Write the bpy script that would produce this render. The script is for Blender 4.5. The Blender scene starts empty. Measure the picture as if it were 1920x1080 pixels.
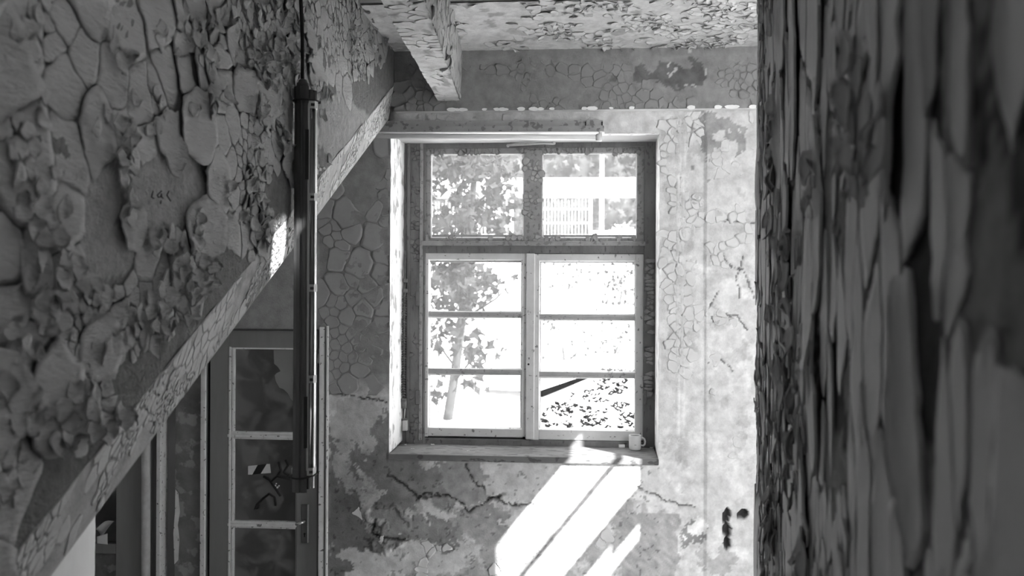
import bpy, bmesh, math, random
import numpy as np
from mathutils import Vector, Matrix
from mathutils.geometry import delaunay_2d_cdt

random.seed(7)
RNG = np.random.default_rng(7)
SC = bpy.context.scene
COL = SC.collection

# ------------------------------------------------------------------ camera
EYE = 2.25
F = 1700.0
YAW = math.radians(4.5)
ROLL = math.radians(0.3)
cF = np.array([-math.sin(YAW), math.cos(YAW), 0.0])
cR0 = np.array([math.cos(YAW), math.sin(YAW), 0.0])
cU0 = np.array([0.0, 0.0, 1.0])
cR = cR0 * math.cos(ROLL) + cU0 * math.sin(ROLL)
cU = -cR0 * math.sin(ROLL) + cU0 * math.cos(ROLL)
CAM = np.array([0.0, 0.0, EYE])
cam_d = bpy.data.cameras.new('camera')
cam = bpy.data.objects.new('camera', cam_d)
COL.objects.link(cam)
m = Matrix.Identity(4)
for i in range(3):
    m[i][0], m[i][1], m[i][2], m[i][3] = cR[i], cU[i], -cF[i], CAM[i]
cam.matrix_world = m
cam_d.sensor_width = 36.0
cam_d.lens = 36.0 * F / 1920.0
cam_d.clip_start = 0.02
cam_d.clip_end = 400
cam_d.dof.use_dof = True
cam_d.dof.focus_distance = 4.4
cam_d.dof.aperture_fstop = 3.5
SC.camera = cam

# ------------------------------------------------------------------ exposure, world, sun
SC.view_settings.view_transform = 'Standard'
SC.view_settings.look = 'None'
SC.view_settings.gamma = 1.0
SC.view_settings.use_curve_mapping = False
SC.view_settings.exposure = 0.85
SC.cycles.use_denoising = True
SC.cycles.max_bounces = 10
SC.cycles.diffuse_bounces = 6
SC.cycles.transparent_max_bounces = 12
SC.cycles.sample_clamp_indirect = 8.0

W = bpy.data.worlds.new('sky'); SC.world = W
W.use_nodes = True
bg = W.node_tree.nodes['Background']
bg.inputs[0].default_value = (1, 1, 1, 1)
bg.inputs[1].default_value = 3.6

SUN = np.array([-0.50, 0.55, -0.62]); SUN /= np.linalg.norm(SUN)
sun_d = bpy.data.lights.new('sun', 'SUN'); sun_d.energy = 16.0; sun_d.angle = math.radians(0.5)
sun = bpy.data.objects.new('sun', sun_d); COL.objects.link(sun)
sun.rotation_euler = Vector(SUN).to_track_quat('-Z', 'Y').to_euler()
sun.location = (6, -6, 12)


def portal(name, loc, direction, sx, sy):
    d = bpy.data.lights.new(name, 'AREA'); d.shape = 'RECTANGLE'; d.size = sx; d.size_y = sy
    d.cycles.is_portal = True
    o = bpy.data.objects.new(name, d); COL.objects.link(o)
    o.location = loc
    o.rotation_euler = Vector(direction).to_track_quat('-Z', 'Y').to_euler()
    return o


# ------------------------------------------------------------------ projection helpers
def ray(px, py):
    px = np.asarray(px, float); py = np.asarray(py, float)
    return cF + ((px - 960) / F)[..., None] * cR - ((py - 540) / F)[..., None] * cU


def onY(px, py, Y):
    d = ray(px, py); return CAM + d * ((Y - CAM[1]) / d[..., 1])[..., None]


def onX(px, py, X):
    d = ray(px, py); return CAM + d * ((X - CAM[0]) / d[..., 0])[..., None]


def onZ(px, py, Z):
    d = ray(px, py); return CAM + d * ((Z - CAM[2]) / d[..., 2])[..., None]


def onP(px, py, o, n):
    d = ray(px, py); return CAM + d * (np.dot(np.asarray(o) - CAM, n) / (d @ np.asarray(n)))[..., None]


def proj(p):
    q = np.asarray(p, float) - CAM
    w = q @ cF
    w = np.where(np.abs(w) < 1e-6, 1e-6, w)
    return 960 + F * (q @ cR) / w, 540 - F * (q @ cU) / w


# ------------------------------------------------------------------ noise
_T = np.random.default_rng(3).random((256, 256))


def vn(x, y, seed=0):
    x = np.asarray(x, float) + seed * 17.31; y = np.asarray(y, float) + seed * 7.77
    xi = np.floor(x).astype(int); yi = np.floor(y).astype(int)
    fx = x - xi; fy = y - yi
    fx = fx * fx * (3 - 2 * fx); fy = fy * fy * (3 - 2 * fy)
    a = _T[xi & 255, yi & 255]; b = _T[(xi + 1) & 255, yi & 255]
    c = _T[xi & 255, (yi + 1) & 255]; d = _T[(xi + 1) & 255, (yi + 1) & 255]
    return (a * (1 - fx) + b * fx) * (1 - fy) + (c * (1 - fx) + d * fx) * fy


def fbm(x, y, seed=0, octv=4):
    s = 0; a = .5; t = 0
    for k in range(octv):
        s = s + a * vn(np.asarray(x) * 2 ** k, np.asarray(y) * 2 ** k, seed + k * 3); t += a; a *= .55
    return s / t


def sstep(a, b, x):
    t = np.clip((np.asarray(x, float) - a) / (b - a), 0, 1)
    return t * t * (3 - 2 * t)


def ell(px, py, cx, cy, rx, ry, rot=0):
    """1 at the centre of an ellipse, 0 on its rim, negative outside"""
    c, s = math.cos(math.radians(rot)), math.sin(math.radians(rot))
    dx = np.asarray(px) - cx; dy = np.asarray(py) - cy
    return 1 - np.hypot((dx * c + dy * s) / rx, (-dx * s + dy * c) / ry)


def seg_dist(px, py, pts):
    d = np.full(np.shape(px), 1e9)
    for (x0, y0), (x1, y1) in zip(pts[:-1], pts[1:]):
        vx, vy = x1 - x0, y1 - y0
        t = np.clip(((px - x0) * vx + (py - y0) * vy) / (vx * vx + vy * vy), 0, 1)
        d = np.minimum(d, np.hypot(px - x0 - t * vx, py - y0 - t * vy))
    return d


# ------------------------------------------------------------------ materials
def mat(name, col=.5, rough=.85, var=.15, vscale=6, bump=.0, bscale=60, stretch=(1, 1, 1), rot=(0, 0, 0),
        attr=False, spec=.3, metal=0.0, speck=0.0, speck_scale=40, speck_col=.1, bdist=.01):
    M = bpy.data.materials.new(name); M.use_nodes = True
    nt = M.node_tree; N = nt.nodes; L = nt.links
    b = N['Principled BSDF']
    b.inputs['Roughness'].default_value = rough
    b.inputs['Specular IOR Level'].default_value = spec
    b.inputs['Metallic'].default_value = metal
    tc = N.new('ShaderNodeTexCoord')
    mp = N.new('ShaderNodeMapping'); mp.inputs['Scale'].default_value = stretch; mp.inputs['Rotation'].default_value = rot
    L.new(tc.outputs['Object'], mp.inputs['Vector'])
    n1 = N.new('ShaderNodeTexNoise'); n1.inputs['Scale'].default_value = vscale; n1.inputs['Detail'].default_value = 6
    n1.inputs['Roughness'].default_value = .6
    L.new(mp.outputs[0], n1.inputs['Vector'])
    mr = N.new('ShaderNodeMapRange')
    mr.inputs['From Min'].default_value = .3; mr.inputs['From Max'].default_value = .7
    mr.inputs['To Min'].default_value = 1 - var; mr.inputs['To Max'].default_value = 1 + var
    L.new(n1.outputs['Fac'], mr.inputs['Value'])
    mul = N.new('ShaderNodeMath'); mul.operation = 'MULTIPLY'
    if attr:
        at = N.new('ShaderNodeAttribute'); at.attribute_name = 'tone'
        L.new(at.outputs['Fac'], mul.inputs[0])
    else:
        mul.inputs[0].default_value = col
    L.new(mr.outputs[0], mul.inputs[1])
    out = mul.outputs[0]
    if speck != 0:
        n3 = N.new('ShaderNodeTexNoise'); n3.inputs['Scale'].default_value = speck_scale; n3.inputs['Detail'].default_value = 4
        L.new(mp.outputs[0], n3.inputs['Vector'])
        r3 = N.new('ShaderNodeMapRange'); r3.inputs['From Min'].default_value = .62 - .25 * speck; r3.inputs['From Max'].default_value = .66 - .25 * speck
        L.new(n3.outputs['Fac'], r3.inputs['Value'])
        mx = N.new('ShaderNodeMix'); mx.data_type = 'FLOAT'
        L.new(r3.outputs[0], mx.inputs[0]); L.new(out, mx.inputs[2]); mx.inputs[3].default_value = speck_col
        out = mx.outputs[0]
    cc = N.new('ShaderNodeCombineColor')
    for k in range(3):
        L.new(out, cc.inputs[k])
    L.new(cc.outputs[0], b.inputs['Base Color'])
    if bump > 0:
        n2 = N.new('ShaderNodeTexNoise'); n2.inputs['Scale'].default_value = bscale; n2.inputs['Detail'].default_value = 5
        n2.inputs['Roughness'].default_value = .65
        L.new(mp.outputs[0], n2.inputs['Vector'])
        bp = N.new('ShaderNodeBump'); bp.inputs['Strength'].default_value = bump; bp.inputs['Distance'].default_value = bdist
        L.new(n2.outputs['Fac'], bp.inputs['Height']); L.new(bp.outputs[0], b.inputs['Normal'])
    return M


def glass(name, dust=.08, dust_col=.8, mottle=0.0, gloss=.05, rough=.02, n0=.47, n1=.70, nsc=4.5):
    M = bpy.data.materials.new(name); M.use_nodes = True
    nt = M.node_tree; N = nt.nodes; L = nt.links
    N.remove(N['Principled BSDF']); out = N['Material Output']
    tr = N.new('ShaderNodeBsdfTransparent'); tr.inputs[0].default_value = (.95, .95, .95, 1)
    gl = N.new('ShaderNodeBsdfGlossy'); gl.inputs['Roughness'].default_value = rough
    df = N.new('ShaderNodeBsdfDiffuse'); df.inputs[0].default_value = (dust_col,) * 3 + (1,)
    tl = N.new('ShaderNodeBsdfTranslucent'); tl.inputs[0].default_value = (dust_col,) * 3 + (1,)
    ad = N.new('ShaderNodeMixShader'); ad.inputs[0].default_value = .5
    L.new(df.outputs[0], ad.inputs[1]); L.new(tl.outputs[0], ad.inputs[2])
    m1 = N.new('ShaderNodeMixShader')
    tc = N.new('ShaderNodeTexCoord')
    n = N.new('ShaderNodeTexNoise'); n.inputs['Scale'].default_value = nsc; n.inputs['Detail'].default_value = 7
    n.inputs['Distortion'].default_value = .6
    L.new(tc.outputs['Object'], n.inputs['Vector'])
    mr = N.new('ShaderNodeMapRange'); mr.inputs['From Min'].default_value = n0; mr.inputs['From Max'].default_value = n1
    mr.inputs['To Min'].default_value = dust; mr.inputs['To Max'].default_value = dust + mottle
    L.new(n.outputs['Fac'], mr.inputs['Value']); L.new(mr.outputs[0], m1.inputs[0])
    L.new(tr.outputs[0], m1.inputs[1]); L.new(ad.outputs[0], m1.inputs[2])
    m2 = N.new('ShaderNodeMixShader'); m2.inputs[0].default_value = gloss
    L.new(m1.outputs[0], m2.inputs[1]); L.new(gl.outputs[0], m2.inputs[2])
    L.new(m2.outputs[0], out.inputs['Surface'])
    return M


M_WALL = mat('stained_wall_paint', attr=True, rough=.9, var=.22, vscale=18, bump=.6, bscale=110, bdist=.006)
M_FARFLAKE = mat('shaded_crackled_paint', .33, .8, .10, 9, bump=.2, bscale=90, bdist=.003)  # darker copy of the crackled paint, stair's shade partly in its colour
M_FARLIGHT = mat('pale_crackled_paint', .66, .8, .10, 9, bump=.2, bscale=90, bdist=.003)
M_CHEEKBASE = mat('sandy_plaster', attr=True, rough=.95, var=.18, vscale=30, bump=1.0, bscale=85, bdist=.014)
M_CHEEK = mat('brushed_grey_paint', .52, .8, .12, 5, bump=.8, bscale=30, stretch=(1, 1, 3.2), rot=(.75, 0, 0), bdist=.014)
M_STRIP = mat('stair_edge_paint', .58, .8, .12, 7, bump=.35, bscale=40, stretch=(1, 1, 2), rot=(.4, 0, 0), bdist=.006)
M_RBASE = mat('right_wall_plaster', attr=True, rough=1.0, var=.25, vscale=16, bump=1.0, bscale=75, bdist=.02, spec=.05)
M_RIGHT = mat('right_wall_paint', .38, .8, .12, 5, bump=.4, bscale=30, bdist=.008, spec=.15)
M_CEIL = mat('ceiling_paint', .66, .85, .10, 9, bump=.3, bscale=60, bdist=.004)
M_BAND = mat('lintel_paint', .27, .85, .12, 9, bump=.3, bscale=60, bdist=.004)
M_BEAM = mat('beam_paint', .50, .85, .15, 8, bump=.4, bscale=40, stretch=(2, 1, 2), bdist=.006)
M_PLAIN = mat('plain_plaster', .5, .9, .12, 4, bump=.3, bscale=60, bdist=.006)
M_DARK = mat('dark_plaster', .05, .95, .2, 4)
M_FLOOR = mat('concrete_floor', .65, .9, .2, 5, bump=.3, bscale=30)

# ------------------------------------------------------------------ object helpers
def link(o, parent=None):
    COL.objects.link(o)
    if parent is not None:
        o.parent = parent
    return o


def mesh(name, V, Fc, material, parent=None, kind=None, smooth=None, tone=None):
    me = bpy.data.meshes.new(name)
    me.from_pydata([tuple(map(float, v)) for v in V], [], [tuple(f) for f in Fc])
    me.materials.append(material)
    if smooth is not None:
        me.polygons.foreach_set('use_smooth', np.asarray(smooth, bool) if not np.isscalar(smooth) else np.full(len(me.polygons), bool(smooth)))
    if tone is not None:
        a = me.attributes.new('tone', 'FLOAT', 'POINT'); a.data.foreach_set('value', np.asarray(tone, np.float32))
    me.update()
    o = bpy.data.objects.new(name, me)
    link(o, parent)
    if kind:
        o['kind'] = kind
    return o


def grid_mesh(name, P, material, parent=None, kind=None, tone=None, keep=None, flip=False):
    """P: (n, m, 3) array of points; keep: (n-1, m-1) mask of quads"""
    n, mm = P.shape[:2]
    idx = np.arange(n * mm).reshape(n, mm)
    q = np.stack([idx[:-1, :-1], idx[1:, :-1], idx[1:, 1:], idx[:-1, 1:]], -1)
    if flip:
        q = q[..., ::-1]
    q = q[keep] if keep is not None else q.reshape(-1, 4)
    me = bpy.data.meshes.new(name)
    V = np.ascontiguousarray(P.reshape(-1, 3), np.float32)
    me.vertices.add(len(V)); me.vertices.foreach_set('co', V.ravel())
    k = len(q)
    me.loops.add(4 * k); me.loops.foreach_set('vertex_index', q.ravel().astype(np.int32))
    me.polygons.add(k); me.polygons.foreach_set('loop_start', np.arange(k, dtype=np.int32) * 4)
    me.polygons.foreach_set('use_smooth', np.ones(k, bool))
    me.materials.append(material)
    if tone is not None:
        a = me.attributes.new('tone', 'FLOAT', 'POINT'); a.data.foreach_set('value', np.ascontiguousarray(tone, np.float32).ravel())
    me.update(calc_edges=True); me.validate()
    o = bpy.data.objects.new(name, me); link(o, parent)
    if kind:
        o['kind'] = kind
    return o


class MB:
    """collects shapes, links them as one mesh object"""
    def __init__(s):
        s.bm = bmesh.new()

    def box(s, p0, p1, bev=.0, seg=1, rot=None, piv=None):
        p0 = np.minimum(p0, p1), np.maximum(p0, p1)
        lo, hi = p0
        r = bmesh.ops.create_cube(s.bm, size=1)
        for v in r['verts']:
            for k in range(3):
                v.co[k] = lo[k] + (v.co[k] + .5) * (hi[k] - lo[k])
        if rot is not None:
            bmesh.ops.rotate(s.bm, verts=r['verts'], cent=piv if piv is not None else Vector((lo + hi) / 2), matrix=rot)
        if bev > 0:
            es = list({e for v in r['verts'] for e in v.link_edges})
            bmesh.ops.bevel(s.bm, geom=es, offset=bev, segments=seg, affect='EDGES', profile=.6)
        return s

    def hexa(s, c):
        """8 corners: 4 of one end, 4 of the other, same winding"""
        v = [s.bm.verts.new(tuple(p)) for p in c]
        for f in ((0, 1, 2, 3), (7, 6, 5, 4), (0, 4, 5, 1), (1, 5, 6, 2), (2, 6, 7, 3), (3, 7, 4, 0)):
            s.bm.faces.new([v[i] for i in f])
        return s

    def tube(s, pts, r, n=8, cap=True):
        pts = [Vector(p) for p in pts]
        rr = r if hasattr(r, '__len__') else [r] * len(pts)
        rings = []; ref = None
        for i, p in enumerate(pts):
            t = (pts[min(i + 1, len(pts) - 1)] - pts[max(i - 1, 0)]).normalized()
            if ref is None:
                ref = t.orthogonal().normalized()
            ref = (ref - t * ref.dot(t)).normalized()
            b = t.cross(ref)
            rings.append([s.bm.verts.new(p + (ref * math.cos(a) + b * math.sin(a)) * rr[i]) for a in [2 * math.pi * k / n for k in range(n)]])
        for a, b in zip(rings[:-1], rings[1:]):
            for k in range(n):
                f = s.bm.faces.new((a[k], a[(k + 1) % n], b[(k + 1) % n], b[k])); f.smooth = True
        if cap:
            s.bm.faces.new(rings[0][::-1]); s.bm.faces.new(rings[-1])
        return s

    def lathe(s, prof, centre, n=24):
        """prof: (radius, z) list"""
        c = Vector(centre); rings = []
        for r, z in prof:
            rings.append([s.bm.verts.new(c + Vector((r * math.cos(a), r * math.sin(a), z))) for a in [2 * math.pi * k / n for k in range(n)]])
        for a, b in zip(rings[:-1], rings[1:]):
            for k in range(n):
                f = s.bm.faces.new((a[k], a[(k + 1) % n], b[(k + 1) % n], b[k])); f.smooth = True
        s.bm.faces.new(rings[0][::-1]); s.bm.faces.new(rings[-1])
        return s

    def extr(s, poly, base, e1, e2, z0, z1, smooth=False):
        """polygon in (e1, e2) swept from z0 to z1"""
        base = Vector(base); e1 = Vector(e1); e2 = Vector(e2)
        A = [s.bm.verts.new(base + e1 * a + e2 * b + Vector((0, 0, z0))) for a, b in poly]
        B = [s.bm.verts.new(base + e1 * a + e2 * b + Vector((0, 0, z1))) for a, b in poly]
        n = len(poly)
        for k in range(n):
            f = s.bm.faces.new((A[k], A[(k + 1) % n], B[(k + 1) % n], B[k])); f.smooth = smooth
        s.bm.faces.new(A[::-1]); s.bm.faces.new(B)
        return s

    def build(s, name, material, parent=None, kind=None):
        bmesh.ops.recalc_face_normals(s.bm, faces=s.bm.faces)
        me = bpy.data.meshes.new(name); s.bm.to_mesh(me); s.bm.free()
        me.materials.append(material)
        o = bpy.data.objects.new(name, me); link(o, parent)
        if kind:
            o['kind'] = kind
        return o


def thing(name, label, cat, loc=(0, 0, 0), group=None, kind=None):
    o = bpy.data.objects.new(name, None); link(o); o.location = loc; o.empty_display_size = .05
    if kind:
        o['kind'] = kind
    if label:
        o['label'] = label
    if cat:
        o['category'] = cat
    if group:
        o['group'] = group
    return o


def tag(o, label, cat, group=None, kind=None):
    o['label'] = label; o['category'] = cat
    if group:
        o['group'] = group
    if kind:
        o['kind'] = kind
    return o


def keep_world(child):
    """child meshes are written in world coordinates: undo the parent's own place"""
    p = child.parent; q = p.location if p.parent is None and p.type == 'EMPTY' else Vector((0, 0, 0))
    child.matrix_parent_inverse = Matrix.Translation(-q)
    return child


def holes_plane(name, outer, holes, to3d, material, kind='structure', parent=None, thick=None):
    """flat polygon with polygonal holes; to3d maps (a, b) to a world point"""
    V = []; E = []
    def loop(p):
        s = len(V); V.extend([Vector(q) for q in p]); n = len(p)
        E.extend([(s + k, s + (k + 1) % n) for k in range(n)])
    loop(outer)
    for h in holes:
        loop(h)
    vo, eo, fo, *_ = delaunay_2d_cdt(V, E, [], 0, 1e-6)
    def inside(p, poly):
        c = False; n = len(poly)
        for i in range(n):
            x0, y0 = poly[i]; x1, y1 = poly[i - 1]
            if (y0 > p[1]) != (y1 > p[1]) and p[0] < (x1 - x0) * (p[1] - y0) / (y1 - y0) + x0:
                c = not c
        return c
    faces = []
    for f in fo:
        g = sum((vo[i] for i in f), Vector((0, 0))) / len(f)
        if inside(g, outer) and not any(inside(g, h) for h in holes):
            faces.append(f)
    o = mesh(name, [to3d(v[0], v[1]) for v in vo], faces, material, parent, kind)
    if thick:
        md = o.modifiers.new('thickness', 'SOLIDIFY'); md.thickness = thick; md.offset = 0
    return o


# ------------------------------------------------------------------ paint flakes
def flakes(parent, O, eu, ev, n, urange, vrange, fun, material, ncand=9000, nmax=2500, thick=.003, seg=.012, warp=1.0,
           top=300, seed=1, name='paint_flake', surf=None, an=1.0, gap0=.0012, gapk=.012, ulim=None, vlim=None, fit=.80):
    """curled chips of paint on the plane O + u*eu + v*ev. fun(px, py, u, v) -> radius, curl, lift, keep"""
    O, eu, ev, n = map(lambda a: np.asarray(a, float), (O, eu, ev, n))
    rng = np.random.default_rng(seed)
    cu = rng.uniform(*urange, ncand); cv = rng.uniform(*vrange, ncand)
    P3 = (lambda u, v: O + u[..., None] * eu + v[..., None] * ev) if surf is None else surf
    cx, cy = proj(P3(cu, cv))
    R, C, Lf, Kp = fun(cx, cy, cu, cv)
    cv = cv / an
    au = np.empty(nmax); av = np.empty(nmax); ar = np.empty(nmax); ids = []
    k = 0
    for i in range(ncand):
        if k >= nmax:
            break
        if k and np.any((au[:k] - cu[i]) ** 2 + (av[:k] - cv[i]) ** 2 < (fit * (ar[:k] + R[i])) ** 2):
            continue
        au[k], av[k], ar[k] = cu[i], cv[i], R[i]; ids.append(i); k += 1
    au, av, ar = au[:k], av[:k], ar[:k]; ids = np.array(ids)
    C, Lf, Kp = C[ids], Lf[ids], Kp[ids]
    out = []
    for i in range(k):
        if not Kp[i]:
            continue
        d2 = (au - au[i]) ** 2 + (av - av[i]) ** 2
        nb = np.argsort(d2)[1:26]
        Ki = int(np.clip(2 * math.pi * ar[i] / seg, 9, 34))
        th = np.linspace(0, 2 * math.pi, Ki, endpoint=False) + rng.uniform(0, .4)
        e = np.stack([np.cos(th), np.sin(th)], 1)
        d = np.stack([au[nb] - au[i], av[nb] - av[i]], 1)
        dot = e @ d.T
        num = (d ** 2).sum(1) + ar[i] ** 2 - ar[nb] ** 2
        with np.errstate(divide='ignore', invalid='ignore'):
            t = np.where(dot > 1e-6, num[None] / (2 * dot), 1e9)
        t = np.clip(t.min(1), .25 * ar[i], 2.6 * ar[i])
        gap = gap0 + gapk * ar[i]
        t = np.maximum(t - gap * rng.uniform(.4, 1.6, Ki), .2 * ar[i])
        th0 = rng.uniform(0, 6.28); ph = rng.uniform(0, 6.28)
        edge = np.clip(.30 + .55 * np.cos(th - th0) + .35 * np.sin(2 * th + ph) + rng.normal(0, .10, Ki), .0, 1.3)
        rr = min(t.mean(), .045)
        rings = [(.5, .03), (.82, .36), (1.0, 1.0)] if (ar[i] > .02) else [(.6, .2), (1.0, 1.0)]
        us = [np.array([au[i]])]; vs = [np.array([av[i]])]; hs = [np.array([Lf[i]])]
        tu, tv = rng.normal(0, .05, 2)
        for s, hgt in rings:
            us.append(au[i] + e[:, 0] * t * s); vs.append(av[i] + e[:, 1] * t * s)
            hs.append(Lf[i] + C[i] * rr * edge * hgt + np.clip((tu * e[:, 0] + tv * e[:, 1]) * t * s * min(1, C[i] * 3), -.004, .01))
        us.append(us[-1] - e[:, 0] * .0012); vs.append(vs[-1] - e[:, 1] * .0012); hs.append(hs[-1] - thick)
        u = np.concatenate(us); v = np.concatenate(vs) * an; h = np.concatenate(hs)
        wu = warp * (.030 * (vn(u / .09, v / .09, 5) - .5) + .014 * (vn(u / .032, v / .032, 8) - .5) + .006 * (vn(u / .012, v / .012, 9) - .5))
        wv = warp * (.030 * (vn(u / .09, v / .09, 15) - .5) + .014 * (vn(u / .032, v / .032, 18) - .5) + .006 * (vn(u / .012, v / .012, 19) - .5))
        u, v = u + wu, v + wv
        if ulim is not None:
            u = np.clip(u, *ulim)
        if vlim is not None:
            v = np.clip(v, *vlim)
        h = np.maximum(h, .0006)
        V = P3(u, v) + h[:, None] * n
        Fc = [(0, 1 + q, 1 + (q + 1) % Ki) for q in range(Ki)]; sm = [True] * Ki
        nr = len(rings)
        for r in range(nr):
            a = 1 + r * Ki; b = a + Ki
            for q in range(Ki):
                q1 = (q + 1) % Ki
                Fc.append((a + q, b + q, b + q1, a + q1)); sm.append(r < nr - 1)
        out.append((V, Fc, sm))
    # the ones that show largest become parts, the rest one joined part
    def area(o):
        x, y = proj(o[0]); q = (x.max() - x.min()) * (y.max() - y.min())
        vis = (x.max() > 0) & (x.min() < 1920) & (y.max() > 0) & (y.min() < 1080)
        return q if vis else 0
    out.sort(key=area, reverse=True)
    for (V, Fc, sm) in out[:top]:
        mesh(name, V, Fc, material, parent, None, sm)
    rest = out[top:]
    if rest:
        VV = []; FF = []; SS = []; off = 0
        for (V, Fc, sm) in rest:
            VV.append(V); FF += [tuple(i + off for i in f) for f in Fc]; SS += sm; off += len(V)
        mesh('small_paint_flakes', np.concatenate(VV), FF, material, parent, 'stuff', SS)
    return len(out)


# ================================================================== SETTING
YW = 4.93            # inner face of the window wall
YB = YW - .06        # face of the lintel band above it
XC = -1.03           # face of the stair wall on the left
ZC = EYE + 1.28      # ceiling over the window
ZR = 4.85            # roof of the stairwell
XS = 1.70            # outer wall right of the room (behind the near right wall)

# ---- window wall -------------------------------------------------
def wx(px, py=540, Y=YW): return float(onY(px, py, Y)[0])
def wz(py, px=980, Y=YW): return float(onY(px, py, Y)[2])

WX0, WX1 = wx(731), wx(1236)          # window opening
WZ0, WZ1 = wz(855), wz(252)
DX0, DX1 = wx(160, 800), wx(607, 800)  # door opening
DZ1 = wz(616, 500)
BZ = wz(210, 1080, YW)                # bottom of the lintel band
def lines(*keys, step=.0085):
    out = []
    for a, b in zip(keys[:-1], keys[1:]):
        out.append(np.linspace(a, b, max(2, int(round((b - a) / step)) + 1))[:-1])
    out.append([keys[-1]]); return np.concatenate(out)

gx = lines(-2.30, DX1, WX0, WX1, 1.0)
gz = lines(.45, WZ0, DZ1, WZ1, BZ + .01)
GX, GZ = np.meshgrid(gx, gz, indexing='ij')
PXg, PYg = proj(np.stack([GX, np.full_like(GX, YW), GZ], -1))

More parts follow.
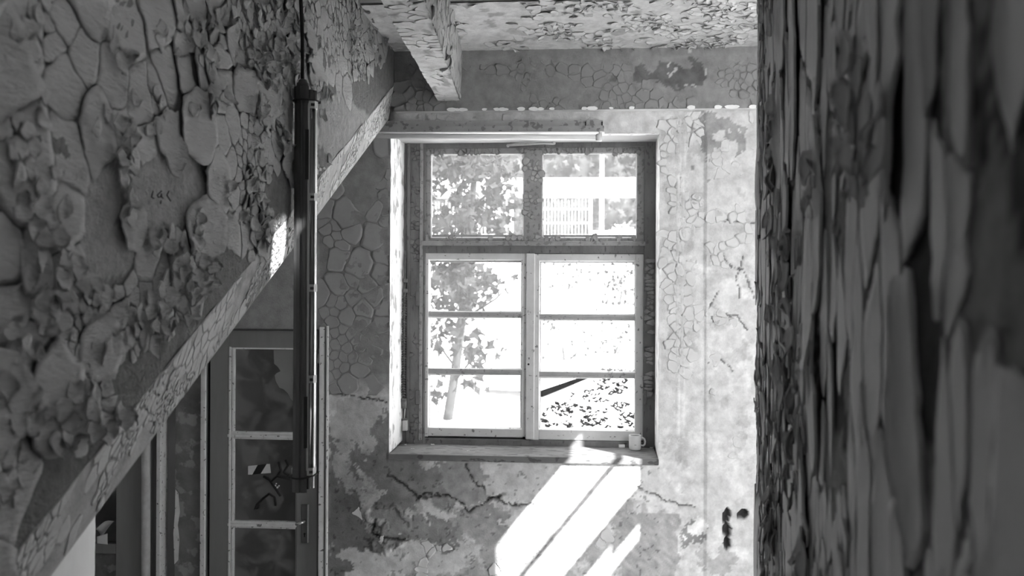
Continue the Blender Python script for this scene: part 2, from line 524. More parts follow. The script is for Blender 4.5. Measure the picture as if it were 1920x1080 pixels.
def far_paint(px, py, X, Z):
    jx = (fbm(X * 9, Z * 9, 1) - .5) * 70; jy = (fbm(X * 9, Z * 9, 2) - .5) * 70
    jx2 = (fbm(X * 40, Z * 40, 3) - .5) * 26; jy2 = (fbm(X * 40, Z * 40, 4) - .5) * 26
    x = px + jx + jx2; y = py + jy + jy2
    n1 = fbm(X * 7, Z * 7, 11, 5); n2 = fbm(X * 22, Z * 22, 12, 4); n3 = fbm(X * 60, Z * 60, 13, 3)
    tone = np.full(px.shape, .66); h = np.full(px.shape, .0022)
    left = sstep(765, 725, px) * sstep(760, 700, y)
    tone = tone * (1 - left) + .32 * left  # left of the window darkened, partly for the shade under the stair
    # layers of older paint below the window
    low = sstep(820, 900, y + 30) * sstep(1330, 1250, x)
    t1 = np.where(n1 > .53, .72, np.where(n1 > .45, .60, .46))
    t1 = np.where(n2 > .60, t1 * .78, t1)
    tone = tone * (1 - low) + t1 * low
    h = np.where(low > .5, np.where(n1 > .53, .0022, np.where(n1 > .45, .0014, .0)), h)
    # dark bare patches
    for cx, cy, rx, ry, rot, tn in ((648, 850, 38, 60, 0, .26), (640, 965, 36, 75, 0, .24), (712, 830, 26, 55, 10, .27), (740, 900, 45, 50, 0, .27),
                                    (800, 905, 85, 38, 12, .30), (880, 900, 60, 45, 30, .38), (690, 1012, 40, 22, 0, .22), (905, 1000, 50, 28, 0, .42),
                                    (760, 985, 60, 28, 40, .33), (830, 1005, 26, 45, 10, .30), (905, 965, 40, 14, -15, .36),
                                    (625, 1065, 30, 30, 0, .25), (1300, 1010, 16, 26, 10, .30), (1345, 1050, 30, 20, 0, .45), (1010, 840, 30, 12, 0, .40)):
        e = ell(x, y, cx, cy, rx, ry, rot); k = e > 0
        tone = np.where(k, tn * (.75 + .5 * n2), tone); h = np.where(k, .0, h)
    # pale plaster islands inside
    for cx, cy, rx, ry, rot, tn in ((668, 790, 42, 55, 30, .52), (655, 880, 16, 60, -20, .5), (760, 1050, 120, 30, 0, .66), (830, 965, 40, 14, 0, .66), (1000, 900, 90, 40, 0, .62),
                                    (1240, 930, 60, 26, 8, .72), (1305, 1000, 12, 14, 0, .85), (1230, 890, 40, 30, 0, .70)):
        e = ell(x, y, cx, cy, rx, ry, rot); k = e > 0
        tone = np.where(k, tn * (.9 + .2 * n2), tone); h = np.where(k, .003, h)
    # rubbed area at the lower right, combed strokes
    comb = (px + (n2 - .5) * 14 > 1165) & (px + (n2 - .5) * 26 < 1272) & (py > 962 + (n3 - .5) * 4)
    st = fbm((X * 60 + Z * 60), (X - Z) * 14, 21, 2)
    tone = np.where(comb, .42 + .22 * (st - .5), tone); h = np.where(comb, .0006, h)
    # upper strip and right of the window: exposed darker coat
    up = (fbm(X * 16, Z * 16, 31, 4) + .22 * ell(px, py, 1355, 245, 75, 55).clip(-1, 1) + .10 * ell(px, py, 1290, 330, 60, 160).clip(-1, 1)
          + .25 * sstep(1000, 800, px) * (py < 260)) > .62
    up &= (py < 520) & (px > 735)
    tone = np.where(up, .36 + .12 * (n3 - .5), tone); h = np.where(up, .0004, h)
    rub = (fbm(X * 10, Z * 10, 41, 5) > .55) & (px > 1236) & (py > 480)
    tone = np.where(rub, tone * 1.12, tone)
    # the chase right of x = 1322 stands a little proud
    h = h + .010 * sstep(1320, 1324, px)
    tone = np.where(np.abs(px - 1322) < 2.2, tone * .82, tone)
    und = ((px > 1240) & (px < 1320) & (py > 215) & (py < 700) & (fbm(X * 8, Z * 5, 93) > .54)) | ((px > 1328) & (px < 1412) & (py > 330) & (py < 880) & (fbm(X * 9, Z * 9, 95) > .60))
    tone = np.where(und, tone * .84, tone)
    tone = np.where((px > 600) & (px < 728) & (py > 262) & (py < 700), tone * .84, tone)
    # drips: vertical ridge lines
    for xx in (1272, 1281):
        k = np.abs(px - xx - (n1 - .5) * 10) < 3.2
        tone = np.where(k & (py > 240) & (py < 820), tone * 1.12, tone); h = np.where(k & (py < 820), h + .003, h)
    # cracks
    for pts, wd in ((((728, 892), (748, 903), (765, 915), (782, 934), (800, 925), (822, 927)), 2.6), (((782, 936), (840, 928), (868, 945), (876, 960), (912, 940), (928, 930), (944, 944), (962, 946), (978, 948), (1002, 946)), 2.2),
                    (((705, 975), (700, 1000), (720, 1010), (762, 1012)), 3.2), (((870, 868), (885, 900), (905, 915)), 1.6), (((1180, 905), (1240, 935), (1300, 950)), 1.6), (((915, 935), (930, 932), (935, 928)), 5.0),
                    (((1322, 410), (1370, 414), (1416, 418)), 1.6), (((1330, 480), (1350, 478), (1372, 500), (1392, 505), (1416, 560)), 1.8), (((1340, 600), (1362, 590), (1385, 592), (1398, 618)), 1.8), (((1325, 680), (1352, 672), (1372, 695)), 1.6),
                    (((1385, 560), (1380, 520), (1392, 480)), 1.6), (((1345, 545), (1330, 575), (1342, 610)), 1.5), (((620, 545), (680, 548)), 1.5), (((612, 735), (660, 742), (725, 752)), 2.0)):
        d = seg_dist(px + (n2 - .5) * 10, py + (n3 - .5) * 8, pts)
        k = sstep(wd * 1.0, wd * .4, d)
        h = h - .010 * k; tone = tone * (1 - .75 * k)
    # lifted rims beside the big blisters
    e = ell(x, y, 735, 985, 46, 34, 40)
    h = h + .020 * np.clip(1 - np.abs(e) * 4, 0, 1) * (py > 950) * (px < 770)
    # holes knocked into the plaster
    for cx, cy, rx, ry, rot in ((1362, 965, 7, 17, 4), (1363, 993, 8, 13, -4), (1363, 1018, 7, 13, 0), (1392, 963, 9, 11, 35)):
        e = ell(px + (n3 - .5) * 6, py + (n2 - .5) * 6, cx, cy, rx, ry, rot)
        k = sstep(-.05, .25, e)
        h = h - .07 * k; tone = np.where(e > 0, .10, tone)
    # black mould spots
    sp = (fbm(X * 45, Z * 45, 51, 3) > .74) & (py > 850) & (px < 1240)
    tone = np.where(sp, tone * .5, tone)
    stain = ell(px, py, 660, 940, 110, 150).clip(0, 1) * .55 + ell(px, py, 770, 890, 150, 70).clip(0, 1) * .35
    tone = tone * (1 - stain * (.4 + .6 * n1))
    h = h + .0012 * (n3 - .5) + .006 * (fbm(X * 2.5, Z * 2.5, 61) - .5)
    return np.clip(tone, .03, .9), h

tone, h = far_paint(PXg, PYg, GX, GZ)
xc = .5 * (gx[1:] + gx[:-1])[:, None]; zc = .5 * (gz[1:] + gz[:-1])[None]
keep = ~(((xc > WX0) & (xc < WX1) & (zc > WZ0) & (zc < WZ1)) | ((xc < DX1) & (zc < DZ1)))
onedge = ((GX >= WX0 - 1e-6) & (GX <= WX1 + 1e-6) & (GZ >= WZ0 - 1e-6) & (GZ <= WZ1 + 1e-6))
Pg = np.stack([GX + np.where(np.abs(GX - WX0) < 1e-6, .006 * (fbm(GZ * 8, GX * 0, 71) - .5) * 2, 0), YW - h, GZ], -1)
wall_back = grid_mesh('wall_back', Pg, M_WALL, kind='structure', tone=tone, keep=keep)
# the unseen rest of the same wall, and the masonry round the two openings
def quadbox(mb, x0, x1, z0, z1, y0, y1): mb.box(np.array([x0, y0, z0]), np.array([x1, y1, z1]))
mb = MB()
Y1 = YW + .5
quadbox(mb, 1.0, XS + .1, 0, ZR, YW, Y1); quadbox(mb, -2.9, -2.30, DZ1, ZR, YW, Y1); quadbox(mb, -2.9, DX0, 0, DZ1, YW, Y1)
quadbox(mb, -2.30, 1.0, BZ + .01, ZR, YW + .002, Y1)
quadbox(mb, DX1 + .03, 1.0, 0, .45, YW, Y1)
quadbox(mb, DX1 + .002, WX0 - .012, .45, BZ, YW + .08, Y1)      # pier left of the window
quadbox(mb, WX1 + .012, 1.0, .45, BZ, YW + .08, Y1)
quadbox(mb, WX0 - .012, WX1 + .012, .45, WZ0 - .03, YW + .08, Y1)
quadbox(mb, WX0 - .012, WX1 + .012, WZ1 + .008, BZ + .01, YW + .02, Y1)
quadbox(mb, -2.30, DX1 + .002, DZ1 + .006, BZ + .01, YW + .02, Y1)
mb.build('masonry', M_PLAIN, wall_back)

# window reveals (plastered, the left one flares a little)
M_REVEAL = mat('white_reveal_paint', .88, .85, .07, 7, bump=.45, bscale=50, stretch=(1, 1, .4), bdist=.006, speck=.18, speck_scale=26, speck_col=.42)
RD = .33
YF = YW + RD
YS = YF + .012
WXB0, WXB1 = wx(757, 540, YF), wx(1229, 540, YF)
WZB0, WZB1 = wz(828, 980, YF), wz(259, 980, YF)
def reveal(name, a, b, c, d, n=40, k=14, amp=.006, nrm=(1, 0, 0), seed=5):
    a, b, c, d = map(lambda q: np.array(q, float), (a, b, c, d))
    s = np.linspace(0, 1, n)[:, None, None]; t = np.linspace(0, 1, k)[None, :, None]
    P = (a * (1 - s) + b * s) * (1 - t) + (d * (1 - s) + c * s) * t
    hh = amp * (fbm(s[..., 0] * n * .25 + 0 * t[..., 0], t[..., 0] * k * .25 + 0 * s[..., 0], seed) - .5)
    hh = hh * (np.minimum(t[..., 0] * 6, 1)) * np.minimum((1 - t[..., 0]) * 6, 1)
    P = P + hh[..., None] * np.array(nrm)
    return grid_mesh(name, P, M_REVEAL, wall_back)
reveal('reveal', (WX0, YW, WZ0), (WX0, YW, WZ1), (WXB0, YF + .08, WZB1), (WXB0, YF + .08, WZB0), n=90, k=26, amp=.012)
reveal('reveal', (WX1, YW, WZ0), (WX1, YW, WZ1), (WXB1, YF + .08, WZB1), (WXB1, YF + .08, WZB0), nrm=(-1, 0, 0), seed=9)
reveal('reveal', (WX0, YW, WZ1), (WX1, YW, WZ1), (WXB1, YF + .08, WZB1), (WXB0, YF + .08, WZB1), nrm=(0, 0, -1), seed=13)

# crackled paint on the window wall
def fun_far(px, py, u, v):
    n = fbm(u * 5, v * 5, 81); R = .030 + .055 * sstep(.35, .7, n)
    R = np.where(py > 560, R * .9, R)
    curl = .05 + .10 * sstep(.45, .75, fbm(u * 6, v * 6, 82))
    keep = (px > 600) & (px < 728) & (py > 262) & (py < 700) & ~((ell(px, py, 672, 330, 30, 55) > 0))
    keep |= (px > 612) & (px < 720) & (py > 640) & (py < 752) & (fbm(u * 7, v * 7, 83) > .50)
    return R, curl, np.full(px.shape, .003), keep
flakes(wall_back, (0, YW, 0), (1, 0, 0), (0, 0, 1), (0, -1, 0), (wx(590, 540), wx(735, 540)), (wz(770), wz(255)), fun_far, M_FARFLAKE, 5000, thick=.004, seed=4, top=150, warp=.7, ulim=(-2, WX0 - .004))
def fun_farr(px, py, u, v):
    n = fbm(u * 7, v * 7, 91); R = .010 + .022 * n
    curl = .05 + .20 * sstep(.5, .75, fbm(u * 9, v * 9, 92))
    k1 = (px > 1240) & (px < 1320) & (py > 215) & (py < 700) & (fbm(u * 8, v * 5, 93) > .54)
    k2 = (px > 1328) & (px < 1414) & (py > 215) & (py < 330) & (fbm(u * 8, v * 8, 94) > .47)
    k3 = (px > 1328) & (px < 1412) & (py > 330) & (py < 880) & (fbm(u * 9, v * 9, 95) > .60)
    k4 = (px > 745) & (px < 1240) & (py > 214) & (py < 248) & (fbm(u * 9, v * 9, 96) > .55)
    k5 = (px > 615) & (px < 1240) & (py > 870) & (fbm(u * 9, v * 9, 97) > .72)
    return R, curl, np.where(px > 1322, .0125, .0028), k1 | k2 | k3 | k4 | k5
flakes(wall_back, (0, YW, 0), (1, 0, 0), (0, 0, 1), (0, -1, 0), (-1.55, .93), (.6, BZ), fun_farr, M_FARLIGHT, 14000, thick=.002, seed=6, vlim=(0, BZ - .004), seg=.006, warp=1.1, top=150)

# ---- lintel band over the window wall ----------------------------
bx_ = lines(XC, 1.0, step=.009); bz_ = lines(BZ, ZC, step=.009)
BX, BZg = np.meshgrid(bx_, bz_, indexing='ij')
pxb, pyb = proj(np.stack([BX, np.full_like(BX, YB), BZg], -1))
n1 = fbm(BX * 8, BZg * 8, 101, 5); n2 = fbm(BX * 30, BZg * 30, 102, 3)
bare = (n1 + .30 * ell(pxb, pyb, 1270, 145, 110, 40).clip(-1, 1) + .16 * ell(pxb, pyb, 1030, 140, 120, 34).clip(-1, 1)) > .56
tb = np.where(bare, .11 + .08 * n2, .27)
chips = (n2 > .66) & (ell(pxb, pyb, 1290, 125, 40, 40) > 0)
tb = np.where(chips, .55, tb)
hb = np.where(bare, .0, .0035) + .002 * (n2 - .5) + .02 * sstep(124, 104, pyb + (n1 - .5) * 20) * .6
lintel = grid_mesh('beam_lintel', np.stack([BX, YB - hb, BZg], -1), M_WALL, kind='structure', tone=tb)
M_UNDER = mat('bounce_lit_paint', .85, .8, .06, 8)  # underside much paler than the face: bounce light put into its colour
mesh('underside', [(XC, YB - .004, BZ), (1.0, YB - .004, BZ), (1.0, YW + .01, BZ + .002), (XC, YW + .01, BZ + .002)], [(3, 2, 1, 0)], M_UNDER, lintel)
def fun_band(px, py, u, v):
    R = .010 + .030 * fbm(u * 7, v * 7, 111)
    curl = .10 + .2 * sstep(.45, .7, fbm(u * 8, v * 8, 112))
    b = fbm(u * 8, v * 8, 101, 5) + .30 * ell(px, py, 1270, 145, 110, 40).clip(-1, 1) + .16 * ell(px, py, 1030, 140, 120, 34).clip(-1, 1)
    keep = (b < .56) & (px > 745) & (px < 1425) & (fbm(u * 6, v * 6, 113) > .52)
    return R, curl, np.full(px.shape, .004), keep
flakes(lintel, (0, YB, 0), (1, 0, 0), (0, 0, 1), (0, -1, 0), (XC + .02, .98), (BZ + .005, ZC - .02), fun_band, M_BAND, 7000, thick=.003, seed=8, top=150, vlim=(BZ + .002, ZC), seg=.007, warp=.9)
# curled flakes that hang over the bright edge
rng = np.random.default_rng(12)
for q in range(26):
    x = rng.uniform(-.75, .9); s = rng.uniform(.010, .024)
    c = np.array([x, YB - .012, BZ + .004])
    K = 9; th = np.linspace(0, 2 * math.pi, K, endpoint=False)
    V = [c + np.array([0, -.004, 0])] + [c + np.array([math.cos(a) * s * rng.uniform(.8, 1.3), -.010 * (math.sin(a) + 1) * .6, math.sin(a) * s * .45]) for a in th]
    mesh('edge_flake', V, [(0, 1 + k, 1 + (k + 1) % K) for k in range(K)], M_UNDER, lintel, None, True)

# ---- ceiling over the window -------------------------------------
YC0 = 4.05
cx_ = lines(XC, XS, step=.011); cy_ = lines(YC0, YB, step=.011)
CX, CY = np.meshgrid(cx_, cy_, indexing='ij')
pxc, pyc = proj(np.stack([CX, CY, np.full_like(CX, ZC)], -1))
n1 = fbm(CX * 8, CY * 8, 121, 5); n2 = fbm(CX * 30, CY * 30, 122, 3)
tc_ = np.where(n1 > .66, .46, .66); hc = .004 * (n2 - .5) + .02 * (fbm(CX * 2, CY * 2, 123) - .5) * .5
ceiling = grid_mesh('ceiling', np.stack([CX, CY, ZC - hc], -1), M_WALL, kind='structure', tone=tc_, flip=True)
mb = MB(); quadbox(mb, XC, XS, ZC + .012, ZC + .26, YC0 + .004, YW); mb.build('slab', M_PLAIN, ceiling)
def fun_ceil(px, py, u, v):
    den = fbm(u * 5, v * 7, 131) + .14 * sstep(1020, 1200, px) - .12 * sstep(1050, 950, px) + .30 * sstep(885, 855, px) + .10 * sstep(14, 4, py)
    R = .011 + .020 * sstep(.75, .45, den) + .012 * fbm(u * 15, v * 15, 132)
    curl = .15 + .45 * sstep(.50, .70, den)
    keep = (den > .53) & (fbm(u * 11, v * 11, 133) > .42)
    return R, curl, np.full(px.shape, .002), keep
flakes(ceiling, (0, 0, ZC), (1, 0, 0), (0, 1, 0), (0, 0, -1), (XC + .3, .92), (YC0 + .01, YB - .03), fun_ceil, M_CEIL, 9000, thick=.002, seg=.008, warp=.7, seed=10, top=220)
# paint hanging down along the broken front edge
for q in range(22):
    x = rng.uniform(-.7, .85); s = rng.uniform(.012, .03)
    c = np.array([x, YC0 - .001, ZC - .003])
    K = 8; th = np.linspace(0, 2 * math.pi, K, endpoint=False)
    V = [c + np.array([0, .004, -.004])] + [c + np.array([math.cos(a) * s * 1.4, math.sin(a) * s * .7, -.010 * (1 + math.sin(a + q)) * rng.uniform(.3, 1)]) for a in th]
    mesh('edge_flake', V, [(0, 1 + k, 1 + (k + 1) % K) for k in range(K)], M_CEIL, ceiling, None, True)

# ---- stair wall on the left (parallel to the view depth) ---------
inA = onX(710., 195., XC); inB = onX(10., 1060., XC)
slope = (inA[2] - inB[2]) / (inA[1] - inB[1])
def zin(Y): return inA[2] + (np.asarray(Y) - inA[1]) * slope
XO = XC - .045
ouA = onX(740., 207., XO); ouB = onX(95., 1078., XO)
slo = (ouA[2] - ouB[2]) / (ouA[1] - ouB[1])
def zou(Y): return ouA[2] + (np.asarray(Y) - ouA[1]) * slo
uy = lines(1.30, YW, step=.010); wv = lines(0, 1.75, step=.010)
UY, WV = np.meshgrid(uy, wv, indexing='ij')
UZ = zin(UY) + WV
pxl, pyl = proj(np.stack([np.full_like(UY, XC), UY, UZ], -1))
BARE_SHADE = ((125, 895, 105, 42, -42), (262, 690, 78, 34, -48), (425, 492, 52, 24, -52), (520, 365, 34, 36, -40), (40, 985, 50, 20, -45), (740, 150, 26, 60, 0), (690, 170, 26, 40, 30))  # dark bare patches; those at the lamp and far corner include shade in the tone
SANDY = ((160, 372, 56, 80, 0), (312, 352, 70, 84, 0), (205, 470, 60, 50, 10), (385, 640, 40, 30, 0), (250, 130, 40, 30, 0), (640, 235, 46, 60, 20))
def left_masks(px, py, u, v):
    jx = (fbm(u * 12, v * 12, 141) - .5) * 40; jy = (fbm(u * 12, v * 12, 142) - .5) * 40
    x, y = px + jx, py + jy
    sm = np.full(px.shape, -9.); sa = np.full(px.shape, -9.)
    for e in BARE_SHADE: sm = np.maximum(sm, ell(x, y, *e))
    for e in SANDY: sa = np.maximum(sa, ell(x, y, *e))
    return sm, sa
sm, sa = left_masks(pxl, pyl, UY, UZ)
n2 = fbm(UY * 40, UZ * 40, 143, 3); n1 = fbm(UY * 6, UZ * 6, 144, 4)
tl = np.where(sm > 0, .21 + .08 * n1, np.where(sa > 0, .46, .26))  # base under the flakes darkened: dirt, with the gaps' shade in its tone
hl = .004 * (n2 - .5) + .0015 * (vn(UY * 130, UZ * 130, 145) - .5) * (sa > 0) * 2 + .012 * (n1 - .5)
# scratched letters "Tac"-like marks in the sandy patch
marks = [((287, 358), (284, 370)), ((286, 371), (289, 372)), ((303, 358), (295, 366), (297, 370), (301, 369), (303, 363)), ((303, 363), (303, 369), (306, 372)), ((317, 358), (313, 366), (320, 377)), ((301, 382), (302, 376))]
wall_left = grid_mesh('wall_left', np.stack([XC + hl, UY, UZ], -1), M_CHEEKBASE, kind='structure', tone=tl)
M_SCRATCH = mat('scratch_dark', .05, .9, .1)
for s in marks:
    P = onX(np.array([p[0] for p in s], float), np.array([p[1] for p in s], float), XC + .011)
    MB().tube(P, .0016, 6).build('scratched_letter', M_SCRATCH, wall_left)
def fun_left(px, py, u, v):
    sm, sa = left_masks(px, py, u, v)
    a = fbm(u * 2.6, v * 2.6, 151, 3); b = fbm(u * 7, v * 7, 152, 3)
    R = .014 + .070 * sstep(.40, .66, a) * (.4 + b) + .012 * sstep(.4, .7, b)
    big = sstep(170, 60, px) * sstep(60, 120, py) * sstep(360, 300, py)
    big = np.maximum(big, sstep(40, 0, py) * sstep(560, 300, px))
    R = np.maximum(R, .11 * big)
    curl = .03 + .55 * sstep(.56, .36, a) * sstep(.32, .6, b) + .22 * sstep(.5, .7, b)
    curl = curl * (1 - .7 * big) * (1 - .6 * sstep(560, 620, px))
    keep = (sm < 0) & (sa < -.02) & (v > zin(u) + .6 * R)
    return R, curl, np.full(px.shape, .0025) + .009 * sstep(.5, .72, b) * (1 - .8 * sstep(560, 620, px)), keep
def fun_chips(px, py, u, v):
    sm, sa = left_masks(px, py, u, v)
    a = fbm(u * 3.4, v * 3.4, 156, 4); b = fbm(u * 11, v * 11, 157, 3)
    R = .009 + .018 * b
    line = np.abs(fbm(u * 4.5, v * 3.0, 158, 3) - .5); line2 = np.abs(fbm(u * 2.5, v * 5.0, 159, 3) - .5)
    keep = (sm < 0) & (sa < 0) & (v > zin(u) + .02) & ((a > .52) | (line < .020) | (line2 < .016)) & (fbm(u * 16, v * 16, 160, 2) > .40)
    keep &= (px < 575) | (vn(u * 60, v * 60, 163) > .6)
    return R, .24 + .52 * sstep(.4, .65, b), .007 + .011 * sstep(.4, .6, b), keep
flakes(wall_left, (XC, 0, 0), (0, 1, 0), (0, 0, 1), (1, 0, 0), (1.32, YW - .02), (1.5, 3.85), fun_chips, M_CHEEK, 26000, nmax=9000, gap0=.0006, gapk=.02, seg=.006, fit=.78, warp=.55, thick=.003, seed=51, top=110, name='curled_chip')
nl = flakes(wall_left, (XC, 0, 0), (0, 1, 0), (0, 0, 1), (1, 0, 0), (1.32, YW - .02), (1.5, 3.85), fun_left, M_CHEEK, 22000, nmax=4200, gap0=.0006, gapk=.006, seg=.010, top=190, thick=.004, seed=21, warp=1.0)
# upper, unseen part of that wall
mb = MB(); mb.box(np.array([XC - .10, -1.5, 3.42]), np.array([XC - .012, YW, ZR])); mb.build('upper_masonry', M_PLAIN, wall_left)
mesh('lower_masonry', [(XC - .012, 1.3, zin(1.3)), (XC - .012, -1.5, zin(-1.5)), (XC - .012, -1.5, 3.45), (XC - .012, YW, 3.45), (XC - .012, YW, zin(YW))], [(0, 1, 2, 3, 4)], M_PLAIN, wall_left)

# the bevelled edge of the stair
ss = lines(1.25, YW, step=.010); tt = np.linspace(0, 1, 16)
SS, TT = np.meshgrid(ss, tt, indexing='ij')
def strip_surf(u, v):
    """u along the depth, v 0 at the inner crease .. 1 at the outer edge"""
    return np.stack([XC + (XO - XC) * v, u, zin(u) * (1 - v) + zou(u) * v], -1)
eA = strip_surf(np.array(3.0), np.array(0.)); eB = strip_surf(np.array(3.0), np.array(1.)); eC = strip_surf(np.array(3.6), np.array(0.))
nS = np.cross(eC - eA, eB - eA); nS /= np.linalg.norm(nS); nS = nS if nS[0] > 0 else -nS
SW = float(np.linalg.norm(eB - eA))
n1 = fbm(SS * 9, TT * 1.4, 161, 4)
trim_stair = grid_mesh('trim_1', strip_surf(SS, TT) + (.004 * (fbm(SS * 30, TT * 4, 162, 3) - .5))[..., None] * nS, M_WALL, kind='structure',
                       tone=np.where(n1 > .60, .36, .48))
def fun_strip(px, py, u, v):
    a = fbm(u * 6, v * 6, 171, 3)
    R = .008 + .016 * sstep(.4, .7, a)
    curl = .05 + .20 * sstep(.6, .4, a)
    return R, curl, np.full(px.shape, .0012), fbm(u * 7, v * 9, 172) > .38
flakes(trim_stair, None if False else (0, 0, 0), (0, 1, 0), (0, 0, 1), nS, (1.3, YW - .05), (.016, SW - .020), fun_strip, M_STRIP, 14000, nmax=4000, thick=.002, seg=.006, vlim=(.004, SW - .004), seed=23,
       surf=lambda u, v: strip_surf(np.asarray(u), np.asarray(v) / SW), top=300, warp=.6)
# soffit of the stair behind the edge
mb = MB()
Z0, Z1 = float(zou(-1.5)), float(zou(YW))
mb.hexa([(XO + .002, -1.5, Z0), (-2.8, -1.5, Z0), (-2.8, -1.5, Z0 + .10), (XO + .002, -1.5, Z0 + .10), (XO + .002, YW, Z1), (-2.8, YW, Z1), (-2.8, YW, Z1 + .10), (XO + .002, YW, Z1 + .10)])
mb.build('ceiling_stair', M_PLAIN, kind='structure')

# ---- near right wall ---------------------------------------------
YE = 3.4
cE = onY(1420., 540., YE)
ang = math.atan(330 / F) - YAW
eu = np.array([math.sin(ang), math.cos(ang), 0]); nR = np.array([-math.cos(ang), math.sin(ang), 0])
oR = np.array([cE[0], cE[1], 0.])
ru = lines(-2.75, 0, step=.016); rz = lines(1.2, 3.4, step=.016)
RU, RZ = np.meshgrid(ru, rz, indexing='ij')
n1 = fbm(RU * 5, RZ * 5, 181, 4); n2 = fbm(RU * 45, RZ * 45, 182, 3)
hr = .010 * (n1 - .5) + .008 * (n2 - .5)
Pr = oR + RU[..., None] * eu + np.array([0, 0, 1]) * RZ[..., None] + hr[..., None] * nR
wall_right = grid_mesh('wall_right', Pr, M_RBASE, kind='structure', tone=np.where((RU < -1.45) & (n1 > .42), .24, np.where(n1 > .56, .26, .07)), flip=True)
mb = MB()
c0 = oR - nR * .016; c1 = oR + eu * -5.0 - nR * .016; c2 = c1 - nR * .10; c3 = c0 - nR * .10
mb.hexa([c0, c1, c2, c3] + [c + np.array([0, 0, 4.12]) for c in (c0, c1, c2, c3)])
mb.build('masonry', M_PLAIN, wall_right)
def fun_right(px, py, u, v):
    a = fbm(u * 1.8, v * 1.0, 191, 3); b = fbm(u * 6, v * 3, 192, 3)
    R = (.014 + .046 * sstep(.36, .66, a) * (.5 + b)) * (1 - .38 * sstep(1620, 1800, px))
    curl = .03 + .30 * sstep(.55, .36, a) * sstep(.38, .6, b) + .16 * sstep(.52, .7, b) + .12 * sstep(1600, 1750, px)
    keep = ~((ell(px, py, 1750, 650, 46, 180) > 0) | (ell(px, py, 1885, 230, 56, 190) > 0) | (ell(px, py, 1895, 480, 40, 60) > 0) | (ell(px, py, 1690, 640, 16, 90) > 0)) & (b > .27)
    e = sstep(0, -.35, u)
    return R, np.clip(curl, .03, .5) * (.3 + .7 * e), .004 + .008 * sstep(.45, .7, b) * e, keep
def fun_rchips(px, py, u, v):
    a = fbm(u * 3, v * 2, 196, 4); b = fbm(u * 12, v * 9, 197, 3)
    keep = (a > .585) & (fbm(u * 9, v * 6, 198, 2) > .47) & (px < 1700)
    e = .3 + .7 * sstep(0, -.35, u)
    return .008 + .016 * b, (.3 + .6 * sstep(.4, .6, b)) * e, (.006 + .014 * sstep(.4, .6, b)) * e, keep
flakes(wall_right, oR, eu, (0, 0, 1), nR, (-2.7, -.01), (1.25, 3.35), fun_rchips, M_RIGHT, 12000, nmax=4000, thick=.004, seed=29, warp=.7, an=2.0, seg=.008, fit=.7, top=110, name='curled_chip')
flakes(wall_right, oR, eu, (0, 0, 1), nR, (-2.7, -.01), (1.25, 3.35), fun_right, M_RIGHT, 12000, top=190, thick=.006, seed=27, warp=.9, an=3.0, seg=.010, gap0=.002, gapk=.04)

# ---- rest of the shell: lets the daylight in only where there are openings
YBK = -1.5
mb = MB(); mb.box(np.array([-2.9, YBK, -.1]), np.array([XS, YW + .5, 0.])); floor = mb.build('floor', M_FLOOR, kind='structure')
mb = MB(); mb.box(np.array([-2.9, YBK, 0]), np.array([-2.8, YW, ZR])); mb.build('wall_stairwell', M_PLAIN, kind='structure')

# outer wall on the right with its window: the sun comes through it on to the window wall
def back_to_X(px, py, Xq):
    p = onY(float(px), float(py), YW); t = (p[0] - Xq) / SUN[0]
    q = p - SUN * t
    return q
def rect(xl, xr, ptop, pbot):
    """opening whose sun patch spans pixel columns xl..xr and whose upper / lower edges pass through ptop / pbot"""
    y0 = back_to_X(xl, 900, XS)[1]; y1 = back_to_X(xr, 900, XS)[1]
    zt = back_to_X(*ptop, XS)[2]; zb = back_to_X(*pbot, XS)[2]
    return [(y0, zb), (y1, zb), (y1, zt), (y0, zt)]
rects = [rect(933, 1198, (1010, 927), (1070, 960)), rect(933, 1198, (1078, 966), (1130, 991)),
         rect(933, 1148, (1120, 1052), (1142, 1080)), rect(1149, 1200, (1175, 1008), (1142, 1080)),
         rect(933, 1198, (1198, 1110), (1198, 1480)), rect(740, 922, (922, 1100), (922, 1700)), [(-.6, 1.2), (2.1, 1.2), (2.1, 4.5), (-.6, 4.5)]]  # lower openings added for floor bounce, large last one added as wall fill
holes_plane('wall_outer', [(YBK, 0), (YW, 0), (YW, ZR), (YBK, ZR)], rects, lambda a, b: (XS, a, b), M_PLAIN, thick=.01)
ymid = (rects[0][0][0] + rects[0][1][0]) / 2; zmid = (rects[0][2][1] + rects[1][0][1]) / 2
portal('daylight_portal_side', (XS + .03, ymid, zmid), (-1, 0, 0), .8, 1.0)

# unseen roof with an added hole shaped to throw the stair edge's sun patch
def to_roof(p):
    t = (ZR - p[2]) / -SUN[2]; q = np.asarray(p) - SUN * t; return (q[0], q[1])
sky_poly = [to_roof(onP(np.array(float(a)), np.array(float(b)), eA, nS)) for a, b in ((535, 409), (514, 434), (505, 524), (535, 486))]
BACKHOLE = []
holes_plane('ceiling_roof', [(-2.9, YBK), (XS, YBK), (XS, YW), (-2.9, YW)], [sky_poly], lambda a, b: (a, b, ZR), M_PLAIN, thick=.004)
# wall behind the camera with an added opening to brighten the window wall
BW = [(-1.00, 2.3), (.05, 2.3), (.05, 4.6), (-1.00, 4.6)]
BW2 = [(.40, 1.6), (1.6, 1.6), (1.6, 4.6), (.40, 4.6)]
holes_plane('wall_front', [(-2.9, 0), (XS, 0), (XS, ZR), (-2.9, ZR)], [BW2], lambda a, b: (a, YBK, b), M_PLAIN, thick=.01)
